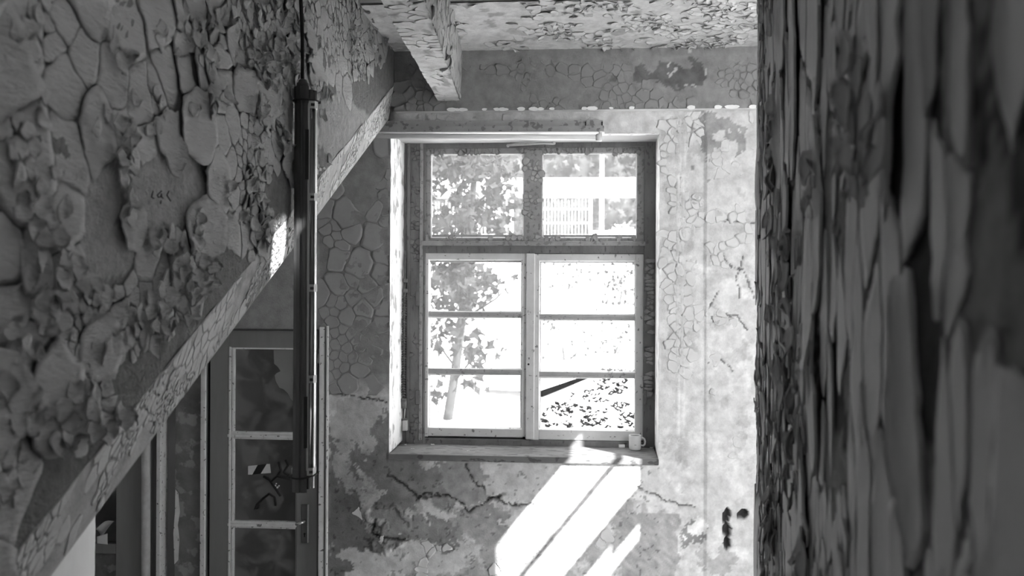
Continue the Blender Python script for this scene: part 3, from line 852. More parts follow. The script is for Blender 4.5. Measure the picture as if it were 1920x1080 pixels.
#portal('daylight_portal_rear', (-.48, YBK - .02, 3.45), (0, 1, 0), 1.05, 2.3)
portal('added_daylight_corridor', (XS + .03, .75, 2.85), (-1, 0, 0), 2.7, 3.3)
portal('added_daylight_passage', (1.0, YBK - .02, 3.1), (0, 1, 0), 1.2, 3.0)
portal('daylight_portal_window', ((WX0 + WX1) / 2, YW + .52, (WZ0 + WZ1) / 2), (0, -1, 0), 1.5, 1.8)

# ---- timber beam under the ceiling, running towards the window wall
zb = float(.5 * (onY(820., 190., YB)[2] + onY(862., 186., YB)[2]))
bl1, br1 = onY(822., 192., YB + .0), onY(862., 186., YB); bl0, br0 = onZ(715., 0., zb), onZ(795., 0., zb)
tr1 = np.array([br1[0] + .012, YB, ZC + .01]); tr0 = onZ(834., 0., ZC)
bl1[2] = br1[2] = zb
ext = lambda a, b: a + (a - b) * .6
bl00, br00 = ext(bl0, bl1), ext(br0, br1)
tr00 = br00 + (tr0 - br0) * np.array([1, 0, 0]) * 0 + np.array([.02, 0, ZC + .01 - zb])
beam = thing('beam_timber', None, None, kind='structure')
def beam_face(a0, a1, b0, b1, tone_hi, tone_lo, seed, flip):
    n, k = 130, 14
    S, T = np.meshgrid(np.linspace(0, 1, n), np.linspace(0, 1, k), indexing='ij')
    P = (a0 * (1 - S)[..., None] + a1 * S[..., None]) * (1 - T)[..., None] + (b0 * (1 - S)[..., None] + b1 * S[..., None]) * T[..., None]
    nn = np.cross(a1 - a0, b0 - a0); nn /= np.linalg.norm(nn)
    if flip: nn = -nn
    f = fbm(S * 16, T * 3, seed, 4)
    P = P + (np.where(f > .55, 0, .003) + .003 * (fbm(S * 60, T * 8, seed + 2, 3) - .5))[..., None] * nn
    return P, nn, np.where(f > .57, tone_lo, tone_hi)
P, nbot, tn = beam_face(bl00, bl1, br00, br1, .62, .40, 201, False)  # underside toned lighter than the side: floor bounce put into the colour
if nbot[2] > 0: nbot = -nbot
grid_mesh('under_face', P, M_WALL, beam, tone=tn)
P, nrt, tn = beam_face(br00, br1, tr00, tr1, .48, .30, 205, False)
if nrt[0] < 0: nrt = -nrt
grid_mesh('side_face', P, M_WALL, beam, tone=tn)
mb = MB(); tl00 = np.array([bl00[0], bl00[1], ZC + .01]); tl1 = np.array([bl1[0], bl1[1], ZC + .01])
dn = np.array([-.004, 0, .005])
mb.hexa([bl00 + dn, br00 + dn, tr00 + dn, tl00, bl1 + dn, br1 + dn, tr1 + dn, tl1]); mb.build('core', M_BEAM, beam)
LB = float(np.linalg.norm(bl1 - bl00)); WB = float(np.linalg.norm(br1 - bl1)); HB = float(np.linalg.norm(tr1 - br1))
def quad_surf(a0, a1, b0, b1, w, l):
    def f(u, v):
        S = np.clip(np.asarray(u) / l, 0, 1)[..., None]; T = np.clip(np.asarray(v) / w, -.02, 1.02)[..., None]
        return (a0 * (1 - S) + a1 * S) * (1 - T) + (b0 * (1 - S) + b1 * S) * T
    return f
def fun_beam(lo):
    def f(px, py, u, v):
        a = fbm(u * 6, v * 6, 211, 3)
        return .012 + .022 * a, .10 + .35 * sstep(.5, .7, fbm(u * 8, v * 8, 212)), np.full(px.shape, .003), fbm(u * 7, v * 9, 213 + int(lo * 10)) > lo
    return f
flakes(beam, (0, 0, 0), (0, 1, 0), (0, 0, 1), nbot, (LB * .3, LB - .02), (.008, WB - .008), fun_beam(.47), M_CEIL, 2500, thick=.003, seed=31, surf=quad_surf(bl00, bl1, br00, br1, WB, LB), top=110, warp=.5)
flakes(beam, (0, 0, 0), (0, 1, 0), (0, 0, 1), nrt, (LB * .3, LB - .02), (.010, HB - .02), fun_beam(.40), M_BEAM, 3500, thick=.003, seed=33, surf=quad_surf(br00, br1, tr00, tr1, HB, LB), top=130, warp=.5)

# ---- white plastered stub of wall under the stair
M_STUB = mat('white_plaster', .86, .9, .05, 6, bump=.25, bscale=40, bdist=.004)
n, k = 70, 40
Sg, Tg = np.meshgrid(np.linspace(0, 1, n), np.linspace(0, 1, k), indexing='ij')
sx0, sy0, sx1, sy1 = -1.085, 1.25, -1.42, 2.55
cz = 1.2 + Tg * (np.maximum(zou(sy0 + (sy1 - sy0) * Sg) + .03, 1.25) - 1.2)
bump_ = .010 * (fbm(Sg * 6, Tg * 6, 221) - .5)
Pw = np.stack([sx0 + (sx1 - sx0) * Sg + bump_, sy0 + (sy1 - sy0) * Sg, cz], -1)
stub = grid_mesh('wall_under_stair', Pw, M_STUB, kind='structure')
mb = MB(); mb.hexa([(sx0 - .01, sy0, 0), (sx1 - .01, sy1, 0), (sx1 - .12, sy1, 0), (sx0 - .12, sy0, 0), (sx0 - .01, sy0, float(zou(sy0)) + .02), (sx1 - .01, sy1, float(zou(sy1)) + .02), (sx1 - .12, sy1, float(zou(sy1)) + .02), (sx0 - .12, sy0, float(zou(sy0)) + .02)])
mb.build('masonry', M_STUB, stub)

# ================================================================== WINDOW
M_FIX = mat('dark_frame_paint', .16, .7, .25, 12, bump=.6, bscale=45, stretch=(1, 1, .35), bdist=.006, speck=.02, speck_scale=60, speck_col=.10)
M_SASHD = mat('peeling_sash_paint', .30, .75, .15, 14, bump=.7, bscale=55, bdist=.006, speck=.25, speck_scale=45, speck_col=.2)
M_SASH = mat('light_sash_paint', .62, .6, .08, 12, bump=.25, bscale=50, bdist=.003, speck=-.06, speck_scale=40, speck_col=.2)
M_MUNT = mat('muntin_paint', .38, .7, .12, 14, bump=.4, bscale=50, bdist=.004, speck=-.02, speck_scale=45, speck_col=.18)
M_SILL = mat('sill_paint', .17, .75, .25, 9, bump=.5, bscale=50, stretch=(.4, 1, 1), bdist=.005, speck=.2, speck_scale=40, speck_col=.09)
M_PANE = glass('dusty_window_glass', dust=.065, dust_col=.8, mottle=.03, gloss=.03)
window = thing('window_1', None, None, ((WX0 + WX1) / 2, YF, WZ0), kind='structure')
def pbox(mb, x0, y0, x1, y1, ya, yb, bev=.003):
    a = onY(float(x0), (y0 + y1) / 2., ya); b = onY(float(x1), (y0 + y1) / 2., ya)
    c = onY((x0 + x1) / 2., float(y0), ya); d = onY((x0 + x1) / 2., float(y1), ya)
    mb.box(np.array([a[0], ya, d[2]]), np.array([b[0], yb, c[2]]), bev)
    return mb
def W_(name, boxes, material, parent):
    mb = MB()
    for b in boxes: pbox(mb, *b)
    return keep_world(mb.build(name, material, parent))
sill = MB().box(np.array([WX0 - .004, YW - .014, WZ0 - .035]), np.array([WX1 + .002, YF + .10, WZ0]), .006, 2).build('sill', M_SILL, window); keep_world(sill)
W_('fixed_frame', [(750, 250, 797, 840, YF, YF + .12, .004), (1207, 250, 1240, 840, YF, YF + .12, .004), (745, 250, 1245, 277, YF + .002, YF + .12, .004), (760, 825, 1230, 842, YF + .004, YF + .12, .004)], M_FIX, window)
W_('frame_bead', [(762, 262, 768, 832, YF - .012, YF + .01, .003)], M_FIX, window)
W_('frame_bead', [(786, 268, 792, 826, YF - .008, YF + .01, .003)], M_SASHD, window)
W_('rebate', [(780, 808, 1215, 842, YS + .051, YS + .09, 0), (976, 470, 1014, 830, YS + .051, YS + .08, 0), (780, 440, 1215, 492, YS + .051, YS + .09, 0), (776, 262, 806, 835, YS + .051, YS + .09, 0), (1193, 262, 1215, 835, YS + .051, YS + .09, 0), (780, 262, 1215, 287, YS + .051, YS + .09, 0)], M_FIX, window)
W_('transom', [(780, 458, 1215, 475, YF + .004, YF + .10, .003)], M_FIX, window)
W_('weather_bead', [(792, 452, 1210, 461, YF - .004, YF + .02, .003)], M_SASHD, window)
YS = YF + .012
def sash(name, outer, panes, post=None, material=M_SASH, munt=M_SASH, bars=True):
    """outer rectangle and pane rectangles in the picture plane of the sash"""
    x0, y0, x1, y1 = outer
    xs0, xs1 = min(p[0] for p in panes), max(p[2] for p in panes)
    ys0, ys1 = min(p[1] for p in panes), max(p[3] for p in panes)
    fr = W_(name, [(x0, y0, xs0, y1, YS, YS + .05, .003), (xs1, y0, x1, y1, YS, YS + .05, .003), (xs0 - 1, y0, xs1 + 1, ys0, YS + .0005, YS + .05, .003), (xs0 - 1, ys1, xs1 + 1, y1, YS + .0005, YS + .05, .003)], material, window)
    return fr
def pane_(parent, x0, y0, x1, y1, m_=None):
    p = W_('pane', [(x0 - 3, y0 - 3, x1 + 3, y1 + 3, YS + .030, YS + .033, 0)], m_ or M_PANE, parent)
    # glazing bead seen from inside: four thin sloped strips
    mb = MB()
    q = [onY(float(a), float(b), YS + .004) for a, b in ((x0 - 4, y0 - 4), (x1 + 4, y0 - 4), (x1 + 4, y1 + 4), (x0 - 4, y1 + 4))]
    r = [onY(float(a), float(b), YS + .026) for a, b in ((x0 + 2, y0 + 2), (x1 - 2, y0 + 2), (x1 - 2, y1 - 2), (x0 + 2, y1 - 2))]
    vs = [mb.bm.verts.new(tuple(v)) for v in q + r]
    for i in range(4):
        mb.bm.faces.new((vs[i], vs[(i + 1) % 4], vs[4 + (i + 1) % 4], vs[4 + i]))
    keep_world(mb.build('glazing_bead', M_SASH, parent))
    return p
# upper fanlight, two panes
up = sash('fanlight', (795, 275, 1209, 458), [(808, 288, 982, 446), (1017, 288, 1194, 446)], material=M_SASHD)
W_('mullion', [(982, 280, 1017, 456, YS - .006, YS + .045, .004)], M_SASHD, up)
pane_(up, 808, 288, 982, 446); pane_(up, 1017, 288, 1194, 446)
lc = sash('casement', (788, 474, 990, 819), [(803, 487, 979, 803)])
rowsL = [(487, 585), (595, 692), (702, 803)]
for y0, y1 in rowsL: pane_(lc, 803, y0, 979, y1)
for y0, y1 in ((585, 595), (692, 702)): W_('muntin', [(801, y0, 981, y1, YS + .006, YS + .045, .003)], M_MUNT, lc)
rc = sash('casement', (996, 476, 1207, 826), [(1011, 489, 1191, 807)])
rowsR = [(489, 590), (600, 698), (708, 807)]
M_PANEC = glass('clean_window_glass', dust=.004, mottle=.004, gloss=.03)
for y0, y1 in rowsR: pane_(rc, 1011, y0, 1191, y1, M_PANEC if y0 > 700 else None)
for y0, y1 in ((590, 600), (698, 708)): W_('muntin', [(1009, y0, 1193, y1, YS + .006, YS + .045, .003)], M_MUNT, rc)
W_('meeting_post', [(986, 475, 1002, 824, YS - .020, YS + .04, .004)], M_SASH, window)
M_BLACK = mat('black_iron', .025, .9, .2, 10, spec=.05)
M_IRON = mat('rusty_iron', .16, .55, .3, 30, bump=.4, bscale=80, metal=.3)
M_PALEMETAL = mat('painted_metal', .55, .5, .15, 20)
k0 = onY(991., 683., YS - .0205); keep_world(MB().tube([k0, k0 + np.array([0, -.003, 0])], .006, 10).build('keyhole', M_BLACK, window))
k0 = onY(992., 672., YS - .0205); keep_world(MB().box(k0 - np.array([.002, .002, .006]), k0 + np.array([.002, .001, .006]), 0).build('latch_mark', M_BLACK, window))
for py in (560, 745):
    W_('hinge', [(779, py - 14, 787, py + 14, YF - .010, YF + .01, .003)], M_FIX, window)
for py in (560, 745):
    W_('hinge', [(1207, py - 14, 1213, py + 14, YF - .010, YF + .01, .003)], M_FIX, window)
# peeling paint along the upper rails and the mullion
def frame_flakes(parent, x0, y0, x1, y1, Yf, seed, material, kk=.5, cnt=700):
    a = onY(float(x0), float(y1), Yf); b = onY(float(x1), float(y0), Yf)
    def f(px, py, u, v):
        return .006 + .010 * fbm(u * 20, v * 20, seed), np.full(px.shape, .35), np.full(px.shape, .001), fbm(u * 14, v * 14, seed + 1) > kk
    o = bpy.data.objects.new('loose_paint', None); COL.objects.link(o); o.parent = parent
    flakes(o, (0, Yf, 0), (1, 0, 0), (0, 0, 1), (0, -1, 0), (a[0] + .006, b[0] - .006), (a[2] + .004, b[2] - .004), f, material, cnt, thick=.001, seed=seed, top=0, warp=.25, seg=.005)
    ch = [c for c in COL.objects if c.parent == o]
    for c in ch:
        c.parent = parent; c.name = 'loose_paint'; keep_world(c)
    bpy.data.objects.remove(o)
frame_flakes(up, 984, 300, 1015, 455, YS - .006, 301, M_MUNT, .50)
frame_flakes(up, 797, 447, 1207, 457, YS, 303, M_MUNT, .5, 900)
frame_flakes(up, 797, 276, 1207, 286, YS, 305, M_SASHD, .45, 900)
frame_flakes(window, 768, 268, 786, 830, YF, 307, M_FIX, .55, 900)
frame_flakes(window, 1212, 480, 1222, 740, YF, 309, M_SASHD, .45, 400)

# opener gear on the left of the window
op = thing('window_opener', 'rusty threaded window opener rod standing in the left corner of the window reveal', 'window opener', tuple(onY(757., 800., YF - .03)))
Yo = YF - .03
def K_(o): return keep_world(o)
top_, bot_ = onY(760., 470., Yo), onY(756., 748., Yo)
K_(MB().tube([top_, bot_], .006, 8).build('rod', M_IRON, op))
mb = MB(); hel = []
for q in range(0, 40 * 10 + 1):
    f = q / 400.; p = top_ * (1 - (.30 + .68 * f)) + bot_ * (.30 + .68 * f); a = q * 2 * math.pi / 10
    hel.append(p + np.array([math.cos(a) * .0115, math.sin(a) * .0115, 0]))
K_(mb.tube(hel, .0028, 5).build('coil', M_IRON, op))
p = onY(757., 756., Yo)
K_(MB().box(p - np.array([.018, .016, .030]), p + np.array([.018, .016, .030]), .006, 2).build('gear_box', M_IRON, op))
K_(MB().tube([p + np.array([-.010, 0, -.03]), p + np.array([-.014, -.006, -.105])], .004, 6).tube([p + np.array([.008, 0, -.03]), p + np.array([.004, -.006, -.105])], .004, 6).build('link', M_PALEMETAL, op))
p2 = onY(757., 790., Yo)
K_(MB().tube([p2 + np.array([-.03, -.008, .008]), p2 + np.array([.022, -.008, .014])], .007, 8).build('crank', M_IRON, op))
K_(MB().box(p2 + np.array([-.008, -.012, -.055]), p2 + np.array([.022, .02, .008]), .006, 2).build('bracket', M_PALEMETAL, op))
for py in (526, 545):
    q = onY(760., float(py), Yo)
    K_(MB().box(q - np.array([.013, .014, .012]), q + np.array([.013, .014, .012]), .005, 2).build('guide', M_IRON, op))
# scissor stay above the fanlight
st = thing('scissor_stay', 'folded metal scissor stay above the middle of the upper window frame', 'window stay', tuple(onY(995., 275., YF - .02)))
Yt = YF - .025
for a, b in (((950, 273), (1040, 268)), ((957, 266), (1012, 263)), ((952, 272), (1012, 264)), ((957, 266), (1038, 270))):
    A, B = onY(*map(float, a), Yt), onY(*map(float, b), Yt + .006)
    mb = MB().tube([A, B], .0050, 6)
    K_(mb.build('arm', M_PALEMETAL, st))
for x, y in ((952, 273), (995, 269), (1039, 268)):
    q = onY(float(x), float(y), Yt - .006)
    K_(MB().tube([q, q + np.array([0, .016, 0])], .008, 10).build('pivot', M_PALEMETAL, st))
q = onY(985., 262., Yt)
K_(MB().box(q - np.array([.13, .003, .007]), q + np.array([.06, .012, .007]), .003).build('mounting_plate', M_BLACK, st))

# mug, eraser-like block and crumbs on the sill
M_MUG = mat('glazed_white', .78, .2, .04, 4, spec=.5)
M_MUGIN = mat('tea_stained_inside', .30, .4, .2, 14)
mp_ = onZ(1190.5, 843., WZ0)
MR = float(np.linalg.norm(onY(1202., 830., mp_[1]) - onY(1179., 830., mp_[1]))) / 2
MH = float(onY(1190., 815.5, mp_[1])[2] - WZ0)
mug = thing('mug', 'white mug standing at the right end of the window sill', 'mug', (mp_[0], mp_[1], WZ0))
MB().lathe([(MR * .80, .0), (MR * .93, .002), (MR * .98, .008), (MR, .02), (MR, MH - .003), (MR * .985, MH), (MR * .94, MH - .001), (MR * .93, MH - .006)], (0, 0, 0), 32).build('body', M_MUG, mug)
MB().lathe([(MR * .90, .006), (MR * .935, .012), (MR * .935, MH - .0055)], (0, 0, 0), 32).build('inside', M_MUGIN, mug)
for o in list(mug.children):
    if o.name.startswith('inside'):   # open cup: drop the lid of the inner wall
        b_ = bmesh.new(); b_.from_mesh(o.data); b_.faces.ensure_lookup_table()
        ff = [f for f in b_.faces if len(f.verts) > 8 and f.calc_center_median().z > MH * .5]
        bmesh.ops.delete(b_, geom=ff, context='FACES'); b_.to_mesh(o.data); b_.free()
    else:
        b_ = bmesh.new(); b_.from_mesh(o.data)
        ff = [f for f in b_.faces if len(f.verts) > 8 and f.calc_center_median().z > MH * .5]
        bmesh.ops.delete(b_, geom=ff, context='FACES'); b_.to_mesh(o.data); b_.free()
hd = [(MR * .96, .0, MH * .76), (MR * 1.25, 0, MH * .82), (MR * 1.52, 0, MH * .74), (MR * 1.66, 0, MH * .56), (MR * 1.60, 0, MH * .38), (MR * 1.36, 0, MH * .27), (MR * .96, 0, MH * .30)]
MB().tube(hd, .0055, 8).build('handle', M_MUG, mug)
mb = MB().box(np.array([-.006, -MR - .0006, MH * .36]), np.array([.006, -MR * .9, MH * .40]), 0); mb.build('chip_mark', M_MUGIN, mug)
q = onZ(1165.5, 839., WZ0)
blk = MB().box(np.array([-.018, -.010, 0]), np.array([.018, .010, .017]), .003, 2).build('white_block', M_MUG); blk.location = (q[0], q[1], WZ0); blk.rotation_euler = (0, 0, .12)
tag(blk, 'small white block lying on the sill just left of the mug', 'block')
for (x, y, s, tx) in ((811, 834, .012, 'white paint chip on the left half of the sill, largest of the crumbs'), (774, 842, .010, 'pale curled paint chip near the left end of the sill'), (760, 834, .009, 'small paint chip in the left back corner of the sill'),
                      (1222, 840, .010, 'small paint chip right of the mug handle on the sill'), (957, 826, .016, 'dark crumb of putty under the middle of the left casement'), (992, 829, .012, 'dark crumb of putty under the meeting post of the casements'), (878, 846, .008, 'tiny paint chip near the front edge of the sill')):
    q = onZ(float(x), float(y), WZ0)
    K = 8; th = np.linspace(0, 2 * math.pi, K, endpoint=False); rr = rng.uniform(.7, 1.2, K) * s
    V = [(0, 0, .004)] + [(math.cos(a) * r, math.sin(a) * r * .6, .001 + .004 * abs(math.sin(a * 1.5))) for a, r in zip(th, rr)] + [(math.cos(a) * r * .9, math.sin(a) * r * .5, 0) for a, r in zip(th, rr)]
    Fc = [(0, 1 + k, 1 + (k + 1) % K) for k in range(K)] + [(1 + k, 1 + K + k, 1 + K + (k + 1) % K, 1 + (k + 1) % K) for k in range(K)] + [tuple(1 + K + k for k in range(K))[::-1]]
    o = mesh('paint_chip' if 'paint' in tx else 'putty_crumb', V, Fc, M_MUG if 'paint' in tx else M_IRON); o.location = (q[0], q[1], WZ0)
    tag(o, tx, 'debris')

# ================================================================== LAMP OVER THE WINDOW
M_BATTEN = mat('batten_enamel', .36, .5, .12, 12, speck=.2, speck_scale=30, speck_col=.2)
M_TUBE = mat('opal_tube', .82, .25, .03, 5, spec=.5)
M_CAP = mat('pale_plastic', .75, .35, .05, 8, spec=.5)
bat = thing('batten_lamp', 'fluorescent tube lamp fixed to the wall above the window', 'lamp', tuple(onY(925., 250., YW)))
Yb = YW - .006
def tilt_box(pa, pb, h0, h1, d0, d1):
    """bar between two picture points on the wall plane, heights along z, depths towards the room"""
    A, B = onY(*map(float, pa), Yb), onY(*map(float, pb), Yb)
    c = []
    for P_ in (A, B):
        c += [P_ + np.array([0, -d0, h0]), P_ + np.array([0, -d1, h0]), P_ + np.array([0, -d1, h1]), P_ + np.array([0, -d0, h1])]
    return c
keep_world(MB().hexa(tilt_box((690, 240), (1130, 238), .0, .030, 0, .040)).build('back_plate', M_BATTEN, bat))
keep_world(MB().hexa(tilt_box((690, 250), (1132, 249), -.001, .030, 0, .052)).build('ballast_cover', M_BATTEN, bat))
keep_world(MB().hexa(tilt_box((690, 251.5), (1133, 250.5), -.003, .003, 0, .060)).build('bright_lip', M_CAP, bat))
for x in (1098, 1129):
    q = onY(float(x), 233.5, YW - .0475); keep_world(MB().box(q - np.array([.003, .002, .016]), q + np.array([.003, .004, .016]), 0).build('joint', M_BLACK, bat))
ta, tb_ = onY(690., 254.5, YW - .075), onY(1122., 257.5, YW - .075)
keep_world(MB().tube([ta, tb_], .0150, 16).build('tube', M_TUBE, bat))
ux = (tb_ - ta) / np.linalg.norm(tb_ - ta)
keep_world(MB().tube([tb_ - ux * .012, tb_ + ux * .004, tb_ + ux * .016, tb_ + ux * .020], [.019, .022, .022, .014], 14).build('lamp_holder', M_CAP, bat))
keep_world(MB().box(tb_ + np.array([.002, -.006, .0]), tb_ + np.array([.020, .07, .034]), .004).build('holder_arm', M_CAP, bat))

# ================================================================== HANGING LAMP ON THE STAIR WALL
M_HOUS = mat('dark_grey_housing', .075, .38, .12, 8, spec=.5)
M_COVER = mat('clear_acrylic_cover', .06, .10, .08, 8, spec=.8)
M_SILV = mat('bright_clip', .75, .25, .05, 8, metal=.7)
M_RUB = mat('black_rubber', .02, .6, .1, 8)
XL = XC + .052
lt = onX(571., 540., XL)
sdir = np.array([math.cos(math.radians(17.0)), math.sin(math.radians(17.0)), 0]); tdir = np.array([math.sin(math.radians(17.0)), -math.cos(math.radians(17.0)), 0])
ppm = F / float((lt - CAM) @ cF)           # pixels per metre at the lamp
lam = lambda px: (px - 571) / ppm
lz = lambda py: EYE - (py - 540) / ppm - math.tan(ROLL) * (571 - 960) / ppm * 0
lbase = np.array([lt[0], lt[1], 0.])
def zl(py): return float(lt[2]) - (py - 540) / ppm
lamp = thing('fluorescent_lamp', 'dark tubular damp-proof fluorescent lamp hanging upright by its cable in front of the stair wall', 'lamp', (lt[0], lt[1], zl(922)))
def ex(name, poly, y0, y1, material, smooth=False, parent=None):
    mb = MB().extr([(lam(a), b / 1000.) for a, b in poly], lbase, sdir, tdir, zl(y1), zl(y0), smooth)
    return keep_world(mb.build(name, material, parent or lamp))
hous = [(551, -30), (551, 6), (556, 20), (562, 27), (563, 23), (566, 23), (567, 27), (572, 29), (577, 25), (577, -30)]
ex('housing', hous, 175, 908, M_HOUS)
def taper(poly, k, cx=572): return [(cx + (a - cx) * k, b * k) for a, b in poly]
ex('end_cap', taper(hous, 1.03), 164, 196, M_HOUS); ex('end_cap', taper(hous, 1.03), 878, 921, M_HOUS)
cov = [(577, -24), (577, 22), (580, 25), (583, 22), (586, 14), (589, 11), (591.5, 2), (592, -10), (588, -20), (583, -24)]
ex('cover', cov, 170, 915, M_COVER, True); ex('cover_glint', [(587.5, 12), (589.5, 14), (592.5, 2), (593, -10), (591, -10)], 200, 880, M_SILV)  # bright strip drawn where the cover reflects the window
ex('rim_glint', [(575.5, -26), (575.5, 27.5), (579.5, 26.5), (579.5, -26)], 196, 880, M_SILV)  # second bright strip, for the lit line along the cover
ex('type_plate', [(571, 27), (571, 31), (577.5, 29), (577.5, 24)], 245, 338, M_RUB); ex('type_plate', [(571, 27), (571, 31), (577.5, 29), (577.5, 24)], 742, 838, M_RUB)
for py in (198, 370, 540, 710, 882):
    c = ex('clip', [(578, 8), (577, 31), (588, 29), (594, 12), (594, -10), (590, -10), (590, 8), (585, 22)], py - 7, py + 7, M_SILV)
    ex('clip_slot', [(581, 30), (581, 33.5), (588, 31.5), (588, 28)], py - 2, py + 3, M_RUB, False, lamp)
    ex('catch', [(549, -6), (549, 6), (552, 6), (552, -6)], py - 5, py + 5, M_SILV)
for py, dy in ((190, 0), (890, 6)):
    pts = []
    for a in np.linspace(0, 2 * math.pi, 25):
        sx = lam(572) + 23.5 / ppm * math.cos(a); ty = .002 + .034 * math.sin(a)
        pts.append(lbase + sdir * sx + tdir * ty + np.array([0, 0, zl(py + dy * .5 * math.sin(a) - 3 * math.cos(a) * (dy > 0))]))
    mb = MB().tube(pts, .0030, 6, False); e = lbase + sdir * lam(597) + np.array([0, 0, zl(py - (3 if dy else -1))])
    mb.tube([e - sdir * .008, e + sdir * .004], .005, 6); keep_world(mb.build('cable_tie', M_RUB, lamp))
mb = MB().lathe([(.016, zl(168)), (.022, zl(163)), (.022, zl(157)), (.017, zl(155)), (.015, zl(151)), (.009, zl(149))], tuple(lbase + sdir * lam(566)), 14); keep_world(mb.build('cable_gland', M_HOUS, lamp))
pts = [lbase + sdir * lam(566 - (150 - py) * .032 + (1.2 * math.sin(py / 40))) + np.array([0, 0, zl(py)]) + tdir * .002 for py in range(152, -420, -22)]
keep_world(MB().tube(pts, .0068, 8).build('cable', M_RUB, lamp))

# ================================================================== DOOR UNDER THE STAIR
M_DOOR = mat('door_paint', .25, .6, .12, 10, bump=.25, bscale=50, stretch=(1, 1, .15), bdist=.004)
M_DOORL = mat('door_bead_paint', .78, .5, .12, 14, speck=-.06, speck_scale=50, speck_col=.2)
M_DOORP = mat('dirty_door_panel', .20, .8, .35, 7, bump=.4, bscale=40, bdist=.005, speck=.25, speck_scale=9, speck_col=.34)
M_DPANE = glass('mottled_door_glass', dust=.012, dust_col=.5, mottle=.34, gloss=.05, n0=.46, n1=.62, nsc=8)  # mottle is dirt with patchy reflections put into the colour
door = thing('door_1', None, None, tuple(onY(480., 1080., YW + .06)), kind='structure')
YD = YW + .045
def D_(name, boxes, material, parent=None):
    mb = MB()
    for b in boxes: pbox(mb, *b)
    return keep_world(mb.build(name, material, parent or door))
PB = 1500   # well below the frame: the door goes down to the floor
D_('casing', [(596, 613, 606, PB, YW - .012, YW + .06, .004)], M_DOORL)
D_('casing', [(605, 612, 610, PB, YW - .006, YW + .06, .003)], M_DOOR)
D_('casing_edge', [(609.5, 611, 613, PB, YW - .020, YW + .05, .002)], M_DOORL)
D_('head_rail', [(200, 610, 607, 617, YD - .01, YD + .06, .003)], M_FIX)
D_('top_rail', [(392, 619, 594, 652, YD, YD + .045, .003)], M_DOOR)
D_('stile', [(392, 619, 427, PB, YD - .001, YD + .046, .003)], M_DOOR)
lockst = D_('stile', [(555, 619, 594, PB, YD - .001, YD + .046, .003)], M_DOOR)
for y0, y1 in ((655, 810), (824, 978), (992, 1150), (1164, 1320)):
    p = D_('pane', [(424, y0 - 8, 558, y1 + 8, YD + .022, YD + .026, 0)], M_DPANE)
for y0, y1 in ((810, 824), (978, 991), (1150, 1164), (1320, 1340)):
    D_('muntin', [(426, y0, 556, y0 + 5, YD + .002, YD + .04, .002), (426, y0 + 5, 556, y1 - 3, YD - .002, YD + .04, .002), (426, y1 - 3, 556, y1, YD + .006, YD + .04, .002)], M_DOORL)
D_('glazing_bead', [(427, 650, 431, PB, YD - .003, YD + .03, .002)], M_DOORL); D_('glazing_bead', [(433, 650, 437, PB, YD + .003, YD + .03, .002)], M_DOORL)
D_('glazing_bead', [(553, 650, 556, PB, YD + .003, YD + .03, .002)], M_DOOR)
D_('glazing_bead', [(427, 651, 556, 655, YD + .003, YD + .03, .002)], M_DOORL)
# lock plate with lever handle and keyhole
M_PLATE = mat('lock_plate', .13, .45, .15, 20, metal=.4)
lp = D_('lock_plate', [(565, 946, 577, 1018, YD - .007, YD, .002)], M_PLATE)
D_('plate_edge', [(576, 946, 578.5, 1018, YD - .010, YD, .001)], M_PALEMETAL, lp)
q = onY(572., 976., YD - .007)
keep_world(MB().tube([q, q + np.array([0, -.035, 0]), q + np.array([-.012, -.045, -.003]), q + np.array([-.040, -.045, -.012])], [.008, .008, .008, .006], 8).build('lever_handle', M_SILV, lp))
q = onY(571., 1001., YD - .0075); keep_world(MB().tube([q, q + np.array([0, -.001, 0])], .006, 8).box(q + np.array([-.003, -.001, -.018]), q + np.array([.003, 0, 0])).build('keyhole', M_BLACK, lp))
# hazard tape, scribble and paint blob on the second pane
pane2 = [o for o in door.children if o.name.startswith('pane')][1]
M_TAPEW = mat('tape_white', .62, .5, .1, 20); M_TAPEB = mat('tape_black', .02, .5, .1, 20)
def flat_poly(name, pts, Yp, material, parent, d=.0012):
    A = [onY(float(a), float(b), Yp) for a, b in pts]; Bk = [p + np.array([0, d, 0]) for p in A]; n_ = len(A)
    Fc = [tuple(range(n_))[::-1], tuple(range(n_, 2 * n_))] + [(k, (k + 1) % n_, n_ + (k + 1) % n_, n_ + k) for k in range(n_)]
    return keep_world(mesh(name, A + Bk, Fc, material, parent))
Yp = YD + .0205
flat_poly('tape_stripe', [(465, 874), (483, 872), (473, 890), (465, 890)], Yp, M_TAPEW, pane2); flat_poly('tape_stripe', [(483, 872), (500, 870), (489, 888), (473, 890)], Yp, M_TAPEB, pane2); flat_poly('tape_stripe', [(500, 870), (506, 870), (508, 887), (489, 888)], Yp, M_TAPEW, pane2)
for s in ([(486, 945), (484, 953), (478, 955), (482, 946), (493, 935), (505, 926), (515, 932), (517, 948)], [(494, 893), (506, 900), (518, 918), (526, 930)], [(522, 865), (527, 882), (521, 890)], [(535, 862), (540, 872), (532, 885), (542, 892)], [(508, 903), (520, 893), (545, 898)]):
    keep_world(MB().tube([onY(float(a), float(b), Yp) for a, b in s], .0075, 6).build('scribble', M_TAPEB, pane2))
for (a, b, r) in ((516, 911, .006), (520, 914, .006), (523, 911, .0045), (518, 907, .004)):
    q = onY(float(a), float(b), Yp - .001); keep_world(MB().tube([q, q + np.array([0, .002, 0])], r, 8).build('paint_blob', M_CAP, pane2))
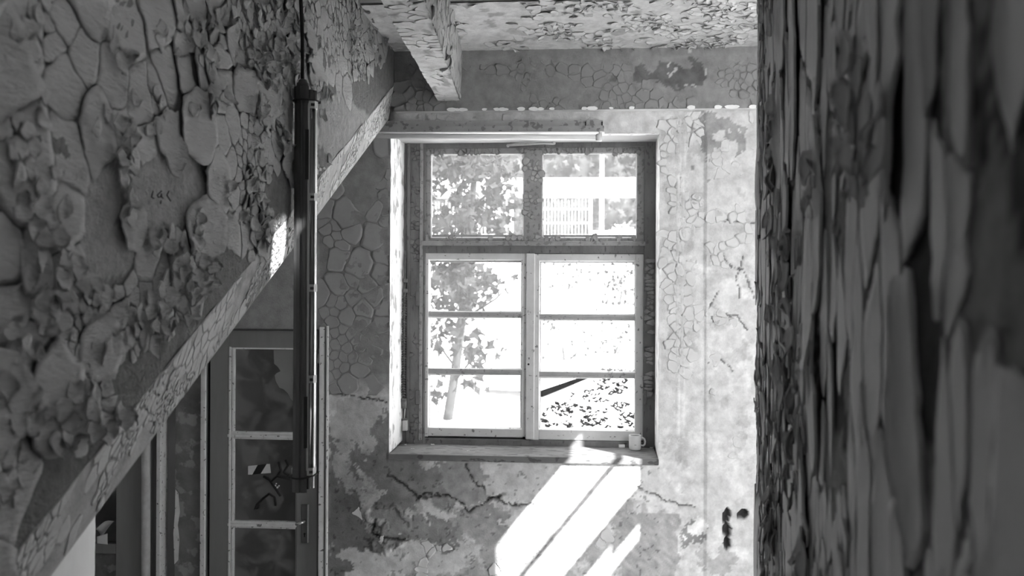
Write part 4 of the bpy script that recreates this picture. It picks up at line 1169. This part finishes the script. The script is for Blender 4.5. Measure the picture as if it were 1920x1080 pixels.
# piece of pale film torn off the first pane
pane1 = [o for o in door.children if o.name.startswith('pane')][0]
M_FILM = mat('grey_film', .26, .7, .1, 6)
flat_poly('torn_film', [(513, 656), (553, 656), (553, 756), (545, 748), (540, 738), (532, 730), (524, 727), (517, 715), (515, 704), (518, 700), (526, 696), (521, 688), (514, 682)], Yp, M_FILM, pane1)
# black gap strip, slim cover strips, dirty side panel, pipe and boards to the left of the leaf
D_('post', [(384, 619, 392, PB, YD + .03, YD + .06, .002)], M_BLACK)  # black strip stands for the dark of the gap beside the leaf
D_('cover_strip', [(374, 619, 384, PB, YD - .012, YD + .05, .004)], M_DOORL); D_('cover_strip', [(381, 619, 386, PB, YD - .003, YD + .05, .003)], M_DOOR)
sp_ = D_('side_panel', [(327, 619, 376, PB, YD + .012, YD + .04, .003)], M_DOORP)
flat_poly('lifted_paint', [(329, 918), (334, 925), (337, 960), (333, 985), (336, 1010), (334, 1050), (327, 1058), (325, 1000), (328, 960)], YD + .008, M_DOORL, sp_, .003)
D_('jamb', [(283, 619, 293, PB, YD + .02, YD + .06, .002)], M_DOOR); D_('jamb_edge', [(292, 619, 300, PB, YD - .03, YD + .06, .003)], M_DOORL)
D_('board', [(217, 619, 266, PB, YD - .02, YD + .02, .003)], M_DOOR)
q0, q1 = onY(274., 619., YD - .03), onY(273., 1500., YD - .03)
M_PIPE = mat('chipped_pipe_paint', .55, .5, .15, 20, speck=.0, speck_scale=40, speck_col=.15)
pipe = MB().tube([q0, q0 * .5 + q1 * .5, q1], .024, 16).build('heating_pipe', M_PIPE)
tag(pipe, 'pale chipped vertical pipe left of the glazed door, below the stair', 'pipe')
D_('cross_rail', [(150, 1019, 219, 1038, YD - .01, YD + .03, .003)], M_DOOR)
D_('lower_panel', [(150, 1037, 219, PB, YD + .01, YD + .03, .003)], M_DOORP)
# crumpled paper stuck behind the rail
n, k = 10, 8
A_ = [(181, 982), (203, 972), (214, 981), (215, 990)]; 
Sg, Tg = np.meshgrid(np.linspace(0, 1, n), np.linspace(0, 1, k), indexing='ij')
pxp = 180 + 35 * Sg - 6 * Tg * Sg; pyp = 992 - 18 * np.sin(Sg * 1.9) + Tg * (26 - 20 * Sg ** 2)
Pp = onY(pxp, pyp, YD - .01); Pp[..., 1] += .05 * np.sin(Tg * 2.2) - .03 * Sg
pap = grid_mesh('crumpled_paper', Pp, M_CAP); md = pap.modifiers.new('thickness', 'SOLIDIFY'); md.thickness = .002
tag(pap, 'curled white sheet caught behind a rail in the dark gap under the stair', 'paper')
pap2 = grid_mesh('paper_scrap', onY(182 + 20 * Sg, 1006 + 13 * Tg + 2 * Sg - 8 * Sg * (1 - Tg), YD - .012), M_CAP); md = pap2.modifiers.new('thickness', 'SOLIDIFY'); md.thickness = .002
tag(pap2, 'small white scrap below the curled sheet, resting on the rail under the stair', 'paper')
# dark store behind the door
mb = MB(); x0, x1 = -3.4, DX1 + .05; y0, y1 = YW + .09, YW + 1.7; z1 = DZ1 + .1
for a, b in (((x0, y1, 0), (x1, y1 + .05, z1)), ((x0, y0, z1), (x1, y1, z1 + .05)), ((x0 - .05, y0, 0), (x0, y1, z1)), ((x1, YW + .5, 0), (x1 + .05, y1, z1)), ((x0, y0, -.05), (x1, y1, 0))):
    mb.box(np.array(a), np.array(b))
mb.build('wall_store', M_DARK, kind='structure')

# ================================================================== OUTSIDE
M_GROUND = mat('pale_sunlit_ground', .72, .95, .15, 1.5, bump=.5, bscale=12, bdist=.05)
def gz_(Y): Y = np.asarray(Y, float); return EYE - 2.65 + .15 * np.clip(Y, 6.5, 29)
gxx = np.linspace(-30, 30, 121); gyy = np.concatenate([np.linspace(YW + 1.9, 29, 120), np.linspace(29.5, 70, 30)])
GX_, GY_ = np.meshgrid(gxx, gyy, indexing='ij')
ground = grid_mesh('ground', np.stack([GX_, GY_, gz_(GY_) + .10 * (fbm(GX_ * .8, GY_ * .8, 401) - .5)], -1), M_GROUND, kind='structure')
def on_ground(px, py):
    d = ray(float(px), float(py)); lo, hi = 5., 60.
    for _ in range(50):
        m_ = (lo + hi) / 2; p = CAM + d * (m_ / d[1])
        if p[2] > gz_(m_): lo = m_
        else: hi = m_
    return CAM + d * (lo / d[1])
M_LEAFD = mat('shaded_leaf', .035, .9, .3, 3, spec=.05); M_LEAFP = mat('pale_leaf', .10, .6, .2, 3); M_BARK = mat('bark', .05, 1.0, .25, 10, bump=.5, bscale=30)
M_WHITE = mat('white_paint_outside', .85, .7, .05, 3); M_HEDGE = mat('hedge_leaf', .07, .9, .4, 2, spec=.05)
def leaf_geo(c, r, rng, lobes=5):
    a = rng.normal(0, 1, 3); a /= np.linalg.norm(a); b = np.cross(a, rng.normal(0, 1, 3)); b /= np.linalg.norm(b); n_ = np.cross(a, b)
    V = [c]
    for k in range(lobes * 2):
        t = 2 * math.pi * k / (lobes * 2); q = r * (1.0 if k % 2 == 0 else .5) * (1 if k else .5)
        V.append(c + (a * math.cos(t) + b * math.sin(t)) * q + n_ * (.18 * r * math.cos(2 * t)))
    m_ = lobes * 2
    return np.array(V), [(0, 1 + k, 1 + (k + 1) % m_) for k in range(m_)]
def leaves(parent, pts, rs, material, rng, top=0, name='leaf'):
    VV = []; FF = []; off = 0
    for i, (p, r) in enumerate(zip(pts, rs)):
        V, Fc = leaf_geo(p, r, rng)
        if i < top:
            keep_world(mesh(name, V, Fc, material, parent))
        else:
            VV.append(V); FF += [tuple(k + off for k in f) for f in Fc]; off += len(V)
    if VV:
        o = mesh('foliage', np.concatenate(VV), FF, material, parent, 'stuff')
        if parent is not None: keep_world(o)
        return o
# maple close to the window
rng = np.random.default_rng(41)
YT = 8.9
tb0 = onY(838., 800., YT); tb0[2] = gz_(YT)
tree = thing('maple_tree', 'slim maple with broad leaves just outside the left half of the window', 'tree', tuple(tb0))
tp = [tb0 - np.array([0, 0, .05])] + [onY(float(a), float(b), YT) for a, b in ((842, 770), (853, 700), (866, 600), (873, 480), (884, 390), (893, 290), (900, 150))]
keep_world(MB().tube(tp, [.05, .046, .044, .042, .038, .034, .026, .012], 10).build('trunk', M_BARK, tree))
for a, b, c in (((866, 600), (930, 560), (968, 520)), ((872, 500), (825, 470), (806, 440)), ((884, 390), (930, 350), (975, 320)), ((884, 400), (845, 330), (815, 300)), ((868, 590), (835, 560), (808, 500)), ((890, 320), (930, 300), (960, 285)), ((855, 690), (825, 650), (806, 610)), ((849, 720), (880, 680), (910, 670))):
    keep_world(MB().tube([onY(*map(float, a), YT), onY(*map(float, b), YT - .15), onY(*map(float, c), YT - .3)], [.014, .008, .004], 6).build('branch', M_BARK, tree))
pts = []; rs = []
for cx, cy, sx, sy, cnt in ((880, 390, 42, 36, 300), (850, 310, 40, 16, 150), (930, 310, 36, 16, 110), (950, 400, 22, 28, 24), (850, 420, 26, 14, 50), (840, 510, 28, 18, 130), (880, 545, 26, 22, 130), (830, 560, 20, 16, 40), (930, 520, 26, 10, 20), (850, 620, 28, 16, 40), (880, 660, 22, 14, 40), (820, 740, 12, 22, 14), (880, 715, 20, 10, 8), (820, 640, 10, 14, 12)):
    x = rng.normal(cx, sx, cnt); y = rng.normal(cy, sy, cnt); k = (x > 780) & (x < 990)
    P_ = onY(x[k], y[k], YT); P_ = P_ + (rng.normal(0, .22, len(P_)))[:, None] * (P_ - CAM) / 9.
    pts += list(P_); rs += list(rng.uniform(.04, .085, len(P_)))
o_ = np.argsort(-np.array(rs)); pts = [pts[i] for i in o_]; rs = [rs[i] for i in o_]
leaves(tree, pts, rs, M_LEAFD, rng, top=300)
# pale shrubs up the slope
for (cx, cy, sx, sy, cnt, lab, mm) in ((1160, 530, 22, 34, 190, 'pale leafy shrub on the slope behind the right edge of the upper right casement pane', M_LEAFD), (1065, 515, 34, 22, 80, 'thin shrub on the slope behind the top of the right casement', M_LEAFD),
                                       (1150, 635, 26, 26, 90, 'low shrub on the slope behind the right side of the middle casement pane', M_LEAFD), (1060, 640, 30, 30, 60, 'sparse seedling on the slope behind the middle right pane', M_LEAFD), (935, 640, 24, 16, 46, 'pale bush right of the maple trunk, behind the left casement', M_LEAFP),
                                       (1172, 432, 14, 6, 60, 'bright flowering bush at the top of the slope below the hedge', M_WHITE), (1030, 610, 8, 8, 8, 'small seedling on the slope beside the meeting post', M_LEAFD)):
    g = on_ground(cx, min(cy + sy * 1.2, 690)) if cy > 450 else onY(float(cx), 441., 29.3)
    if cy < 450: g[2] = gz_(29.3)
    Yq = g[1]
    sh = thing('shrub', lab, 'shrub', tuple(g))
    x = rng.normal(cx, sx, cnt); y = rng.normal(cy, sy * .7, cnt)
    P_ = onY(x, y, Yq) + rng.normal(0, .1, (cnt, 3)); P_[:, 2] = np.maximum(P_[:, 2], gz_(P_[:, 1]) + .02)
    leaves(sh, list(P_), list(rng.uniform(2.5, 6.5, cnt) * Yq / F), mm, rng)
    mb = MB()
    for q in range(4):
        e_ = P_[rng.integers(cnt)]; mb.tube([g - np.array([0, 0, .05]), (g + e_) / 2 + np.array([.03, 0, .05]), e_], [.012, .008, .004], 5)
    keep_world(mb.build('stems', M_BARK, sh))
# dark leaf litter below the window
lp_ = []; 
while len(lp_) < 290:
    x, y = rng.uniform(1015, 1195), rng.uniform(700, 812)
    if y < 768 - (x - 1010) * .38 + 4 and x < 1110: continue
    if vn(x / 17., y / 9., 411) < .42: continue
    lp_.append(on_ground(x, y) + np.array([0, 0, .05]))
VV = []; FF = []; off = 0
for p in lp_:
    L_ = rng.uniform(.02, .05); a = rng.uniform(0, 6.28); e_ = np.array([math.cos(a), math.sin(a), 0]); f_ = np.array([-math.sin(a), math.cos(a), 0])
    V = np.array([p + e_ * L_, p + f_ * L_ * .5 + np.array([0, 0, .015]), p - e_ * L_ + np.array([0, 0, .025]), p - f_ * L_ * .5, p + np.array([0, 0, -.01])])
    VV.append(V); FF += [tuple(off + k for k in f) for f in ((0, 1, 4), (1, 2, 4), (2, 3, 4), (3, 0, 4))]; off += 5
tag(mesh('leaf_litter', np.concatenate(VV), FF, mat('dead_leaf', .015, 1.0, .3, 5, spec=0), None, 'stuff'), 'dark dead leaves strewn over the pale ground below the right casement', 'leaves')
# fallen concrete slab
c4 = [on_ground(*q) for q in ((1008, 764), (1105, 730), (985, 692), (865, 738))]
lift = (.16, .14, .06, .06)
top4 = [c + np.array([0, 0, l + .05]) for c, l in zip(c4, lift)]; bot4 = [c + np.array([0, 0, l]) for c, l in zip(c4, lift)]
slab = MB().hexa(top4 + bot4).build('concrete_slab', M_WHITE)
tag(slab, 'pale flat slab lying on the ground outside, across the two lowest panes', 'slab')
a, b = top4[0], top4[1]; fr = np.array([.05, -.05, 0])  # near-black strip below stands for the shade at the slab's front edge
eb = MB().hexa([a + fr + np.array([0, 0, -.095]), b + fr + np.array([0, 0, -.04]), b + np.array([0, 0, -.04]), a + np.array([0, 0, -.095]), a + fr + np.array([0, 0, -.045]), b + fr + np.array([0, 0, -.02]), b + np.array([0, 0, -.02]), a + np.array([0, 0, -.045])]).build('edge_shade', mat('edge_shade_black', .004, 1.0, .3, 5, spec=0), slab)
# white horizontal pipe, post, gate, fence, low wall, hedge at the top of the slope
YP = 31.
pa, pb_ = onY(560., 351., YP), onY(1500., 349., YP)
wp = thing('pipeline', 'broad white horizontal pipe crossing behind the upper panes', 'pipe', tuple((pa + pb_) / 2))
keep_world(MB().tube([pa, pb_], .30, 20).build('pipe', M_WHITE, wp))
M_GREYO = mat('pipe_shade_grey', .3, .7, .1, 4)  # grey for the bar that stands for the pipe's shaded underside
for x in (770, 1260, 1420):
    q = onY(float(x), 350., YP); keep_world(MB().box(np.array([q[0] - .12, YP - .12, gz_(YP) - .1]), np.array([q[0] + .12, YP + .12, q[2] - .25])).build('support', M_WHITE, wp))
ra, rb = onY(560., 369., YP + .1), onY(1500., 369., YP + .1)
keep_world(MB().box(np.array([ra[0], YP, ra[2] - .06]), np.array([rb[0], YP + .2, rb[2] + .06])).build('underside_shade', M_GREYO, wp))
q = onY(1128., 440., 29.4)
post = MB().tube([np.array([q[0], 29.4, gz_(29.4) - .1]), np.array([q[0], 29.4, onY(1128., 240., 29.4)[2]])], [.075, .065], 12).build('lamp_post', M_WHITE)
tag(post, 'white post rising past the pipe behind the upper right pane', 'post')
def fence(name, lab, x0, x1, ytop, ybot, rails, nb, Yq):
    a, b = onY(float(x0), float(ybot), Yq), onY(float(x1), float(ytop), Yq)
    t_ = thing(name, lab, name.split('_')[-1], ((a[0] + b[0]) / 2, Yq, gz_(Yq)))
    for i in range(nb):
        x = a[0] + (b[0] - a[0]) * (i + .5) / nb
        keep_world(MB().box(np.array([x - .010, Yq - .02, gz_(Yq)]), np.array([x + .010, Yq + .02, b[2] + rng.uniform(-.06, .06)]), 0).build('bar', M_WHITE, t_))
    for r in rails:
        q = onY((x0 + x1) / 2., float(r), Yq)
        keep_world(MB().box(np.array([a[0], Yq - .03, q[2] - .022]), np.array([b[0], Yq + .03, q[2] + .022]), 0).build('rail', M_WHITE, t_))
    for x in (a[0], b[0]):
        keep_world(MB().box(np.array([x - .04, Yq - .04, gz_(Yq) - .05]), np.array([x + .04, Yq + .04, b[2] + .05]), 0).build('post', M_WHITE, t_))
fence('bar_gate', 'white barred gate left of the white post at the top of the slope', 1012, 1108, 373, 446, (392, 418), 15, 30.)
fence('bar_fence', 'white barred fence behind the maple in the upper left pane', 800, 960, 378, 446, (398, 424), 24, 30.)
la, lb_ = onY(1110., 446., 28.6), onY(1300., 433., 28.6)
tag(MB().box(np.array([la[0], 28.5, gz_(28.5) - .1]), np.array([lb_[0], 28.7, lb_[2]]), .02).build('low_wall', M_WHITE), 'low white kerb wall right of the barred gate', 'wall')
hd_ = thing('hedge', 'tall grey-green hedge closing the view behind the pipe and the gate', 'hedge', (0, 38, float(gz_(38))))
hx, hz_ = np.meshgrid(np.linspace(-16, 14, 160), np.linspace(float(gz_(38)) - .2, 12, 60), indexing='ij')
keep_world(grid_mesh('leaf_mass', np.stack([hx, 38 + 1.6 * (fbm(hx * .7, hz_ * .7, 421, 5) - .5), hz_], -1), M_HEDGE, hd_, 'stuff'))
cnt = 3200
x = rng.uniform(-13, 11, cnt); z = rng.uniform(float(gz_(38)), 11, cnt); yy = 37.6 + 1.6 * (fbm(x * .7, z * .7, 421, 5) - .5) + rng.normal(0, .25, cnt)
leaves(hd_, list(np.stack([x, yy, z], -1)), list(rng.uniform(.10, .24, cnt)), M_HEDGE, rng)
